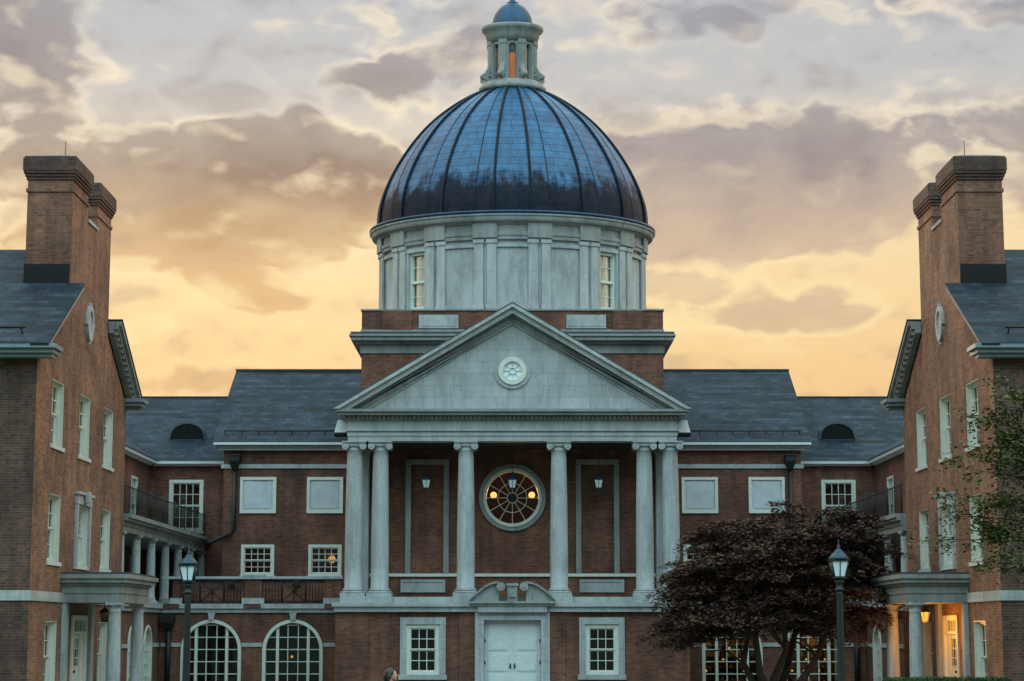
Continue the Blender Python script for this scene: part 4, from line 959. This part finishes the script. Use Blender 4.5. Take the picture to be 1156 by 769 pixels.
    for (ya, yb, f) in ((49.7, 53.33, zz), (58.66, 62.0, z2)):
        for x1, t0, t1 in ((-12.48, .07, .20), (-12.58, .202, .32), (-12.72, .322, .44)):
            q.prism([(WX + .002, ya, f(ya) - t1), (WX + .002, yb, f(yb) - t1), (WX + .002, yb, f(yb) - t0), (WX + .002, ya, f(ya) - t0)], (x1 - WX, 0, 0))
        n = 13
        for i in range(n):
            y = ya + (yb - ya) * (i + .5) / n; q.hexa([(WX + .002, y - .05, f(y) - .42), (-12.61, y - .05, f(y) - .42), (-12.61, y + .05, f(y) - .42), (WX + .002, y + .05, f(y) - .42), (WX + .002, y - .05, f(y) - .30), (-12.61, y - .05, f(y) - .30), (-12.61, y + .05, f(y) - .30), (WX + .002, y + .05, f(y) - .30)])
    q.build('raking_cornice', 'stonedark', house)
    q = MB(); q.tube([(-26, 49.75, 10.45), (-13.2, 49.75, 10.45)], .035, 6)
    for i in range(14): x = -25.8 + i * .96; q.tube([(x, 49.75, 10.45), (x, 49.95, 10.32)], .02, 5)
    q.build('snow_rail', 'iron', rr)
    # twin chimneys joined by a low curtain wall, flush with the gable
    for (ya, yb) in ((53.35, 55.35), (56.65, 58.6)):
        q = MB(); xa, xb = -14.22, -12.901
        q.box(xa, xb, ya, yb, 11.6, 15.06); q.box(xa - .04, xb + .04, ya - .04, yb + .04, 15.062, 15.16); q.box(xa, xb, ya, yb, 15.162, 15.42)
        for i, (o, z0, z1) in enumerate(((.04, 15.422, 15.51), (.075, 15.512, 15.60), (.11, 15.602, 15.69), (.13, 15.692, 16.06), (.10, 16.062, 16.11))): q.box(xa - o, xb + o, ya - o, yb + o, z0, z1, 1)
        ch = q.build('chimney', ['brickred', 'soot'], house)
        q = MB(); q.hexa([(xa - .1, ya - .1, 16.112), (xb + .1, ya - .1, 16.112), (xb + .1, yb + .1, 16.112), (xa - .1, yb + .1, 16.112), (xa + .25, ya + .25, 16.24), (xb - .25, ya + .25, 16.24), (xb - .25, yb - .25, 16.24), (xa + .25, yb - .25, 16.24)])
        if ya < 54: q.tube([(xb - .35, ya + .4, 16.2), (xb - .35, ya + .4, 16.7)], .012, 5)
        q.build('chimney_cap', 'lead', ch)
        q = MB(); zf = zz(ya) if ya < 55 else 12.6
        if ya < 55: q.box(xa - .03, xb - .02, ya - .03, ya - .004, zf - .15, zf + .55)
        else: q.box(xa - .03, xb - .02, yb + .004, yb + .03, 12.2, 12.8)
        q.build('flashing', 'louvre', ch)
    q = MB(); q.box(-14.1, WX - .002, 55.352, 56.648, 11.6, 14.6); q.build('chimney_curtain', 'brickorange', house)
    q = MB(); q.box(-14.15, WX + .05, 55.352, 56.648, 14.602, 14.7); q.build('curtain_coping', 'stoneplain', house)
    # brick face of the gable carried up beside the chimneys
    q = MB()
    for (ya, yb) in ((53.35, 55.35), (56.65, 58.6)): q.box(WX - .001, WX + .004, ya, yb, 12.0, 15.05)
    q.box(WX - .001, WX + .004, 55.352, 56.648, 12.6, 14.6); q.build('gable_chimney_face', 'brickorange', house)
    # oval vent with four small keys
    q = MB(); c = (WX, 55.85, 11.55)
    for i in range(32):
        t0, t1 = 2 * PI * i / 32, 2 * PI * (i + 1) / 32; e = lambda r, t, n: I(c[1] + r * .38 * math.cos(t), c[2] + r * .54 * math.sin(t), n)
        q.hexa([e(.74, t0, 0), e(1, t0, 0), e(1, t1, 0), e(.74, t1, 0), e(.74, t0, .1), e(1, t0, .1), e(1, t1, .1), e(.74, t1, .1)])
    q.prism([I(c[1] + .3 * math.cos(2 * PI * i / 24), c[2] + .39 * math.sin(2 * PI * i / 24), .01) for i in range(24)], (.03, 0, 0))
    for du, dv in ((0, .57), (0, -.57), (.41, 0), (-.41, 0)): q.pb(I, c[1] + du - .05, c[1] + du + .05, c[2] + dv - .07, c[2] + dv + .07, 0, .09)
    q.build('oval_vent', 'stoneplain', house)
FLIP = IDENT

# ------------------------------------------------------------------ lamps
def lantern(root, z, k, glass='frost'):
    """four-sided tapering lantern standing on z; k = scale"""
    m = MB(); b, t, h = .115 * k, .185 * k, .38 * k
    def post(sx, sy): m.tube([(sx * b, sy * b, z + .04 * k), (sx * t, sy * t, z + h)], .016 * k, 5)
    for sx in (-1, 1):
        for sy in (-1, 1): post(sx, sy)
    for q in (-1, 0, 1):
        pass
    m.box(-b - .02 * k, b + .02 * k, -b - .02 * k, b + .02 * k, z, z + .045 * k); m.box(-t - .03 * k, t + .03 * k, -t - .03 * k, t + .03 * k, z + h, z + h + .035 * k)
    for s2 in (-1, 1):
        m.tube([(0, s2 * b * 1.01, z + .04 * k), (0, s2 * t * 1.01, z + h)], .011 * k, 4); m.tube([(s2 * b * 1.01, 0, z + .04 * k), (s2 * t * 1.01, 0, z + h)], .011 * k, 4)
    l = m.build('lantern', 'post', root)
    m = MB(); b2, t2 = b * .95, t * .95; m.hexa([(-b2, -b2, z + .05 * k), (b2, -b2, z + .05 * k), (b2, b2, z + .05 * k), (-b2, b2, z + .05 * k), (-t2, -t2, z + h - .005), (t2, -t2, z + h - .005), (t2, t2, z + h - .005), (-t2, t2, z + h - .005)]); m.build('lantern_glass', glass, l)
    m = MB(); z3 = z + h + .036 * k
    m.lathe((0, 0, z3), [(t * 1.36, 0), (t * 1.1, .06 * k), (t * .78, .13 * k), (t * .5, .17 * k), (t * .45, .20 * k), (t * .2, .23 * k), (.03 * k, .25 * k), (.045 * k, .29 * k), (.012 * k, .33 * k), (.01 * k, .42 * k), (.0005, .44 * k)], 16); m.build('lantern_cap', 'lampcap', l)
    return l
def copy_tree(o, loc, label):
    def rec(a, par):
        c = a.copy(); COL.objects.link(c)
        if par: c.parent = par
        for ch in list(a.children): rec(ch, c)
        return c
    r = rec(o, None); r.location = loc; r['label'] = label; return r
def local_thing(name, label, cat, group):
    o = bpy.data.objects.new(name, None); COL.objects.link(o); o['label'] = label; o['category'] = cat; o['group'] = group; ROOT[o.name] = Vector(); return o
sl = local_thing('street_lamp', 'dark green street lamp with white lantern in front of the dark red maple', 'street lamp', 'street lamps in the court')
m = MB(); m.lathe((0, 0, 0), [(.24, 0), (.24, .12), (.19, .18), (.17, .5), (.12, .62), (.10, .8), (.088, 1.6), (.074, 3.15), (.074, 3.2)], 16); m.build('post', 'post', sl)
m = MB(); m.lathe((0, 0, 3.19), [(.07, 0), (.11, .03), (.11, .07), (.07, .1), (.085, .18), (.12, .24), (.10, .27), (.07, .3)], 16); m.build('collar', 'post', sl)
lantern(sl, 3.49, 1.06)
sl.location = (7.55, 43.2, 0)
copy_tree(sl, (-8.06, 46.5, 0), 'black street lamp with white lantern in front of the arched windows at left')
hl = local_thing('hanging_lantern', 'portico lantern hanging in front of the big round window', 'hanging lamp', 'three lanterns hanging in the portico')
m = MB(); m.tube([(0, 0, .6), (0, 0, 1.54)], .007, 5); m.box(-.08, .08, -.08, .08, 1.52, 1.545); m.build('hanging_rod', 'iron', hl)
lantern(hl, 0, .85)
hl.location = (0, 66.9, 7.36)
copy_tree(hl, (-3.1, 66.9, 7.36), 'portico lantern hanging left of the round window before the left brick niche')
copy_tree(hl, (3.1, 66.9, 7.36), 'portico lantern hanging right of the round window before the right brick niche')
for s in (-1, 1):
    x = -12.05 if s < 0 else 12.2
    pl = thing('porch_lantern', (x, 55.4, 2.5), 'dark unlit lantern hanging inside the left porch' if s < 0 else 'glowing amber lantern hanging inside the right porch', 'hanging lamp', 'porch lanterns of the two houses')
    m = MB(); m.tube([(x, 55.4, 2.95), (x, 55.4, 3.09)], .012, 5); m.lathe((x, 55.4, 2.86), [(.02, .12), (.17, 0), (.15, -.02)], 8); m.lathe((x, 55.4, 2.55), [(.08, 0), (.1, .02), (.08, .03)], 8)
    for k in range(6): a = k * PI / 3; m.tube([(x + .09 * math.cos(a), 55.4 + .09 * math.sin(a), 2.56), (x + .15 * math.cos(a), 55.4 + .15 * math.sin(a), 2.86)], .01, 4)
    m.build('lamp_frame', 'iron', pl)
    m = MB(); m.lathe((x, 55.4, 2.56), [(.075, 0), (.13, .28), (.12, .29)], 12); m.build('lamp_glass', 'glassdark' if s < 0 else 'amberlamp', pl)
    if s > 0:
        ld = bpy.data.lights.new('porch_light', 'POINT'); ld.energy = 95; ld.color = (1, .38, .06); ld.shadow_soft_size = .15
        lo = bpy.data.objects.new('lamp_light', ld); COL.objects.link(lo); lo.parent = pl; lo.location = (-.05, 0, -.12)
# lamps burning inside the chapel
def inside_lamp(name, loc, r, e, label, cat, mat='bulb', group=None):
    t = thing(name, loc, label, cat, group); m = MB(); m.ball(loc, r, 14, 10); m.build('globe', mat, t)
    m = MB(); m.tube([(loc[0], loc[1] + r, loc[2]), (loc[0], loc[1] + r + .25, loc[2] - .1)], .02, 5); m.build('bracket', 'iron', t)
    ld = bpy.data.lights.new('inside_light', 'POINT'); ld.energy = e; ld.color = (1, .5, .16); ld.shadow_soft_size = r * 1.3
    lo = bpy.data.objects.new('lamp_light', ld); COL.objects.link(lo); lo.parent = t; lo.location = (0, -r * 1.5, 0)
inside_lamp('wall_lamp', (-.70, 69.2, 7.30), .125, 48, 'glowing round lamp at left behind the round window', 'lamp', group='lamps behind the round window')
inside_lamp('wall_lamp', (.72, 69.2, 7.30), .125, 48, 'glowing round lamp at right behind the round window', 'lamp', group='lamps behind the round window')
inside_lamp('wall_lamp', (-7.50, 77.6, 5.24), .16, 70, 'orange lamp behind the sash window nearest the portico on the left', 'lamp', 'bulbsoft')
inside_lamp('table_lamp', (-8.28, 70.6, 1.33), .05, 3, 'small candle-like light behind the arched window beside the portico', 'lamp')
# lit shelves behind the arched windows on the right
for c in (10.97, 8.0):
    t = thing('bookcase', (c, 70.4, 0.05), 'warmly lit shelves seen through arched window behind maple ' + ('trunk nearest the portico' if c < 9 else 'nearest the right gallery'), 'shelves', 'lit bookcases behind the arched windows')
    m = MB(); m.box(c - 1.0, c - .95, 70.2, 70.6, .05, 2.7); m.box(c + .95, c + 1.0, 70.2, 70.6, .05, 2.7); m.box(c - .95, c + .95, 70.58, 70.6, .05, 2.7)
    for k in range(7): m.box(c - .95, c + .95, 70.2, 70.58, .06 + k * .42, .09 + k * .42)
    m.build('shelf_frame', 'roomwall', t)
    m = MB()
    for k in range(6):
        x = c - .9
        while x < c + .85:
            w = rng.uniform(.04, .11); h = rng.uniform(.15, .34)
            if rng.random() < .75: m.box(x, x + w * .92, 70.3, 70.55, .092 + k * .42, .092 + k * .42 + h)
            x += w
    m.build('books', 'shelfitem', t)
    m = MB()
    for k in range(6):
        for q in (-.62, 0, .62):
            if rng.random() < .8: m.ball((c + q + rng.uniform(-.2, .2), 70.24, .09 + k * .42 + .31), .04, 8, 6)
    m.build('shelf_bulb', 'bulb', t)
    ld = bpy.data.lights.new('shelf_light', 'AREA'); ld.energy = 22; ld.color = (1, .55, .16); ld.shape = 'RECTANGLE'; ld.size = 1.6; ld.size_y = .1
    lo = bpy.data.objects.new('lamp_light', ld); COL.objects.link(lo); lo.parent = t; lo.location = (0, -.7, 2.7); lo.rotation_euler = (R(25), 0, 0)
# white metal floodlights beside the ends of the pediment, and two small black ones on the terrace coping
for s in (-1, 1):
    t = thing('floodlight', (s * 6.25, 66.3, 9.25), 'white sloping metal floodlight box fixed beside ' + ('left' if s < 0 else 'right') + ' end of the pediment', 'floodlight', 'white floodlights beside the pediment')
    m = MB(); x = s * 6.1; m.hexa([(x - .26, 66.1, 9.32), (x + .26, 66.1, 9.32), (x + .26, 66.6, 9.32), (x - .26, 66.6, 9.32), (x - .16, 66.25, 9.78), (x + .16, 66.25, 9.78), (x + .16, 66.6, 9.78), (x - .16, 66.6, 9.78)]); m.build('housing', 'whitecool', t)
    m = MB(); m.box(x - .28, x + .28, 66.08, 66.6, 9.24, 9.318); m.box(x - .27, x + .27, 66.3, 66.4, 9.18, 9.24); m.build('bracket', 'iron', t)
for x, lb in ((-10.25, 'small black floodlight under terrace coping by the left pier'), (-7.9, 'small black floodlight on terrace railing left of the portico')):
    t = thing('floodlight', (x, 68.7, 4.0), lb, 'floodlight', 'small floodlights on the left terrace')
    m = MB(); m.box(x - .12, x + .12, 68.18, 68.34, 3.95, 4.1); m.build('housing', 'iron', t); m = MB(); m.tube([(x, 68.3, 4.09), (x, 68.36, 4.172)], .02, 5); m.build('bracket', 'iron', t)

# ------------------------------------------------------------------ plants
def leaf(m, p, size, rg, flat=.6):
    a = rg.uniform(0, 2 * PI); tl = rg.gauss(0, flat); d = Vector((math.cos(a), math.sin(a), math.sin(tl) * .8)).normalized()
    sd = Vector((-math.sin(a), math.cos(a), rg.gauss(0, flat * .7))).normalized(); p = Vector(p); L = size * rg.uniform(.7, 1.25); w = L * .34
    i = len(m.v)
    m.v.extend([tuple(p), tuple(p + d * L * .45 + sd * w), tuple(p + d * L), tuple(p + d * L * .45 - sd * w)])
    m.f.append((i, i + 1, i + 2, i + 3)); m.m.append(0); m.uv.append([(0, 0), (1, 0), (1, 1), (0, 1)]); m.sm.append(False)
def palm(m, p, size, rg):          # five-fingered maple leaf, drooping outwards
    p = Vector(p); a0 = rg.uniform(0, 2 * PI); tilt = rg.gauss(-.25, .35); i0 = len(m.v); L = size * rg.uniform(.7, 1.3)
    pts = []
    nx = Vector((math.cos(a0), math.sin(a0), tilt)).normalized(); ny = Vector((-math.sin(a0), math.cos(a0), rg.gauss(0, .35))).normalized()
    for k, (an, ln) in enumerate(((-100, .55), (-75, .25), (-50, .85), (-25, .35), (0, 1.0), (25, .35), (50, .85), (75, .25), (100, .55))):
        t = R(an); pts.append(p + nx * (L * ln * math.cos(t)) + ny * (L * ln * math.sin(t)))
    m.v.append(tuple(p - nx * L * .1)); m.v.extend([tuple(q) for q in pts])
    m.f.append(tuple(range(i0, i0 + 10))); m.m.append(0); m.uv.append([(0, 0)] * 10); m.sm.append(False)
rg = random.Random(21)
maple = thing('maple_tree', (8.2, 58.5, 0), 'broad dark red Japanese maple in front of the right terrace', 'tree')
tr = MB(); pads = []
def px(x, y, Y):                    # used once to size the crown
    return ((x - 578) * Y / 2100, 2.3 + (712 - y) * Y / 2100)
stems = [[(8.0, 58.5, 0), (7.5, 58.3, .6), (7.15, 58.2, 1.3), (7.3, 58.3, 2.1), (6.7, 58.2, 3.0), (5.9, 58.0, 3.6)], [(8.05, 58.55, 0), (8.1, 58.4, .8), (8.5, 58.3, 1.7), (8.4, 58.3, 3.0), (8.3, 58.4, 4.5)],
         [(8.15, 58.5, 0), (8.9, 58.3, .7), (9.45, 58.3, 1.5), (9.9, 58.4, 2.6), (10.6, 58.4, 3.6)], [(8.1, 58.6, 0), (8.6, 59.2, 1.0), (9.0, 59.8, 2.2), (9.4, 60.2, 3.6)], [(8.0, 58.45, 0), (7.6, 57.8, 1.0), (7.4, 57.2, 2.2), (7.2, 56.8, 3.2)]]
for k, p in enumerate(stems):
    tr.tube(p, [.14, .12, .10, .08, .055, .03][:len(p)] if len(p) > 5 else [.15, .12, .09, .07, .03][:len(p)], 8)
    for _ in range(9):
        j = rg.randrange(2, len(p)); q = Vector(p[j]); e = q + Vector((rg.uniform(-1.6, 1.6), rg.uniform(-1.2, 1.2), rg.uniform(.2, 1.3))); mid = (q + e) / 2 + Vector((0, 0, .25)); tr.tube([q, mid, e], [.045, .03, .012], 5)
tr.build('trunk', 'bark', maple)
cr = MB()
def crown_top(x):
    pts = [(4.6, 3.7), (5.1, 4.4), (5.6, 5.2), (6.2, 5.7), (7.0, 6.0), (8.0, 6.15), (9.0, 6.1), (10.0, 6.25), (11.0, 6.15), (11.5, 5.6), (11.9, 4.6)]
    for (a, za), (b, zb) in zip(pts, pts[1:]):
        if a <= x <= b: return za + (zb - za) * (x - a) / (b - a) + .16 * math.sin(x * 5.3)
    return 0
def crown_bot(x): return (1.75 if x < 6.3 else 2.35 if x < 10.6 else 2.5) + .22 * math.sin(x * 2.3 + 1)
n = 0
while n < 430:
    x = rg.uniform(4.75, 11.85); y = rg.uniform(55.9, 61.2); z = rg.uniform(1.6, 6.3)
    ex = ((x - 8.2) / 3.8) ** 2 + ((y - 58.5) / 2.8) ** 2
    if ex > 1 or not crown_bot(x) < z < 2.4 + (crown_top(x) - 2.4) * math.sqrt(max(0, 1 - .75 * ((y - 58.5) / 2.8) ** 2)): continue
    n += 1; rx = rg.uniform(.35, .85); rz = rg.uniform(.03, .08); out = Vector((x - 8.2, y - 58.5, 0)); out = out / max(.1, out.length)
    slope = rg.uniform(.05, .38); hue = rg.random()
    for _ in range(int(205 * (rx / .55) ** 1.6)):
        a = rg.uniform(0, 2 * PI); r = math.sqrt(rg.random()) * rx * (1 + .25 * math.sin(3 * a + 9 * hue))
        qx, qy = r * math.cos(a), r * math.sin(a) * .8
        palm(cr, (x + qx, y + qy, z + rg.gauss(0, rz) - slope * (qx * out.x + qy * out.y) - .18 * (r / rx) ** 2 * rx), .10, rg)
cr.build('crown', 'maple', maple, norm=False)
# leafy tree whose branches reach in from the right
gt = thing('leafy_tree', (15.2, 45.5, 0), 'green leafy tree with sparse branches reaching over right house wall', 'tree')
tr = MB(); tr.tube([(15.2, 45.5, 0), (15.1, 45.5, 2), (15.2, 45.4, 4), (15.0, 45.3, 6.2), (15.1, 45.2, 8.4)], [.3, .24, .2, .15, .07], 10)
lf = MB(); B = Vector
targets = [(11.6, 46, 7.5), (11.5, 46.2, 6.85), (11.1, 46, 6.3), (11.5, 45.8, 5.6), (10.9, 46, 5.1), (10.35, 46.2, 4.55), (11.4, 46, 4.75), (11.9, 45.7, 6.3), (12.0, 45.6, 7.2), (12.1, 45.5, 8.3), (12.0, 45.9, 7.8), (12.2, 46, 5.4), (11.4, 45.9, 4.0), (12.3, 45.4, 6.8), (10.9, 45.9, 5.5), (13.5, 45, 9), (15, 44, 9.5), (16.5, 46, 9), (17.5, 45, 7.5), (17.4, 46.5, 6), (14, 43.5, 7.5), (15.5, 47, 8.6), (16, 43.5, 7)]
for tg in targets:
    e = B(tg); st = B((15.1, 45.4, max(2.6, min(8, e.z - 1.2 + rg.uniform(-.4, .2))))); mid = st.lerp(e, .5) + B((0, rg.uniform(-.3, .3), rg.uniform(.1, .5))); m2 = st.lerp(e, .78) + B((0, 0, .2))
    k1 = st.lerp(mid, .5) + B((0, rg.uniform(-.2, .2), rg.uniform(.1, .35))); tr.tube([st, k1, mid, mid.lerp(m2, .5) + B((0, 0, rg.uniform(-.12, .12))), m2, e], [.045, .035, .024, .018, .013, .005], 5)
    path = [mid.lerp(m2, i / 4) for i in range(4)] + [m2.lerp(e, i / 5) for i in range(6)]
    for c in path:
        if rg.random() > .74: continue
        tw = c + B((rg.uniform(-.3, .2), rg.uniform(-.25, .25), rg.uniform(-.25, .2))); tr.tube([c, tw], [.012, .005], 4)
        rr_ = rg.uniform(.10, .22)
        for _ in range(int((95 if c.x > 11.55 else 42) * rg.uniform(.4, 1.4))):
            leaf(lf, tw + B((rg.gauss(0, rr_), rg.gauss(0, rr_), rg.gauss(0, rr_ * .75))), .115, rg, .6)
tr.build('trunk', 'bark', gt); lf.build('crown', 'leaf', gt, norm=False)
# clipped hedge below the right porch
hd = thing('hedge', (11.0, 47.6, 0), 'low clipped green hedge in front of the right porch', 'hedge')
m = MB(); m.box(9.5, 12.45, 47.1, 48.1, 0, 1.06); m.build('hedge_core', 'hedge', hd)
m = MB()
for _ in range(9000):
    q = rg.random()
    x, y, z = rg.uniform(9.45, 12.5), rg.uniform(47.05, 48.15), rg.uniform(.02, 1.1)
    if q < .45: z = 1.06 + rg.gauss(.02, .025)
    elif q < .8: y = 47.08 + rg.gauss(0, .03)
    else: x = rg.choice((9.47, 12.48)) + rg.gauss(0, .03)
    leaf(m, (x, y, z), .055, rg, .8)
m.build('hedge_leaves', 'hedge', hd, norm=False)

# ------------------------------------------------------------------ person crossing the court
def person(x, y, H, face):
    t = thing('person', (x, y, 0), 'person with dark hair in black coat walking to the right below left portico window', 'person')
    k = H / 1.7
    def V(a, b, c): return Vector((x + a * k, y + b * k, c * k))     # a = forward (+X), b = sideways
    m = MB()
    m.ball(V(.015, 0, 1.60), .098 * k, 18, 14, 0, (1.0, .80, 1.12)); m.ball(V(.05, 0, 1.545), .066 * k, 14, 10, 0, (1, .82, .95))
    m.tube([V(.095, 0, 1.615), V(.122, 0, 1.575), V(.105, 0, 1.558)], [.010 * k, .020 * k, .012 * k], 8)
    m.ball(V(.104, 0, 1.53), .020 * k, 8, 6, 0, (.8, 1.2, .45)); m.ball(V(.095, 0, 1.498), .022 * k, 8, 6)
    for s in (-1, 1): m.ball(V(.0, s * .08, 1.575), .024 * k, 8, 6, 0, (.7, .4, 1.2))
    m.tube([V(-.01, 0, 1.56), V(-.015, 0, 1.47), V(-.02, 0, 1.38)], [.05 * k, .052 * k, .07 * k], 12)
    for (pt, r, sc) in (((-.02, 0, 1.25), .15, (.75, 1.15, 1.1)), ((-.01, 0, 1.05), .125, (.8, 1.1, 1.2)), ((-.01, 0, .92), .15, (.8, 1.15, .9))): m.ball(V(*pt), r * k, 16, 12, 0, sc)
    for s in (-1, 1):
        m.tube([V(-.02, s * .17, 1.36), V(-.04 + s * .05, s * .205, 1.1), V(.02 + s * .09, s * .20, .87)], [.052 * k, .043 * k, .028 * k], 10)
        w = V(.02 + s * .09, s * .20, .87); m.ball(w + Vector((.015, 0, -.045)) * k, .038 * k, 10, 8, 0, (.9, .5, 1.2))
        for i, ln in enumerate((.066, .076, .072, .056)):
            b0 = w + Vector((.035 - .02 * i, 0, -.075)) * k; m.tube([b0, b0 + Vector((.006, -s * .006, -ln * .55)) * k, b0 + Vector((.004, -s * .022, -ln)) * k], [.009 * k, .0085 * k, .007 * k], 6)
        b0 = w + Vector((.035, -s * .01, -.03)) * k; m.tube([b0, b0 + Vector((.028, -s * .012, -.035)) * k, b0 + Vector((.03, -s * .02, -.065)) * k], [.011 * k, .010 * k, .008 * k], 6)
        sw = s * .16
        m.tube([V(0, s * .09, .9), V(.03 + sw * .5, s * .09, .48), V(sw - .04, s * .09, .09)], [.085 * k, .06 * k, .042 * k], 10)
        m.tube([V(sw - .07, s * .09, .05), V(sw + .03, s * .09, .045), V(sw + .15, s * .09, .03)], [.035 * k, .04 * k, .025 * k], 8)
    b = m.build('body', 'skin', t); md = b.modifiers.new('remesh', 'REMESH'); md.mode = 'VOXEL'; md.voxel_size = .009; md.use_smooth_shade = True
    m = MB(); m.ball(V(-.02, 0, 1.625), .112 * k, 18, 12, 0, (1.0, .86, 1.0)); m.tube([V(-.075, 0, 1.66), V(-.105, 0, 1.56), V(-.095, 0, 1.44)], [.07 * k, .075 * k, .04 * k], 12)
    for s in (-1, 1): m.tube([V(.01, s * .07, 1.66), V(-.03, s * .088, 1.57), V(-.05, s * .085, 1.46)], [.03 * k, .035 * k, .022 * k], 8)
    h = m.build('hair', 'hair', t); md = h.modifiers.new('remesh', 'REMESH'); md.mode = 'VOXEL'; md.voxel_size = .012; md.use_smooth_shade = True
    m = MB()
    m.lathe(V(-.02, 0, 0), [(.085 * k, 1.455 * k), (.10 * k, 1.42 * k), (.15 * k, 1.39 * k), (.185 * k, 1.33 * k), (.18 * k, 1.2 * k), (.165 * k, 1.05 * k), (.19 * k, .85 * k), (.20 * k, .72 * k)], 20, 1.15)
    for s in (-1, 1): m.tube([V(-.02, s * .16, 1.37), V(-.02, s * .19, 1.33), V(-.04 + s * .05, s * .21, 1.1), V(.01 + s * .08, s * .205, .9)], [.07 * k, .075 * k, .06 * k, .05 * k], 12)
    j = m.build('coat', 'coat', t); md = j.modifiers.new('remesh', 'REMESH'); md.mode = 'VOXEL'; md.voxel_size = .014; md.use_smooth_shade = True
    m = MB()
    for s in (-1, 1):
        sw = s * .16; m.tube([V(0, s * .09, .92), V(.03 + sw * .5, s * .09, .48), V(sw - .04, s * .09, .1)], [.10 * k, .075 * k, .06 * k], 12)
    m.build('trousers', 'trouser', t)
    m = MB()
    for s in (-1, 1):
        sw = s * .16; m.tube([V(sw - .09, s * .09, .045), V(sw + .03, s * .09, .05), V(sw + .17, s * .09, .03)], [.043 * k, .048 * k, .03 * k], 10)
    m.build('shoe', 'iron', t)
person(-2.32, 36.0, 1.56, 1)
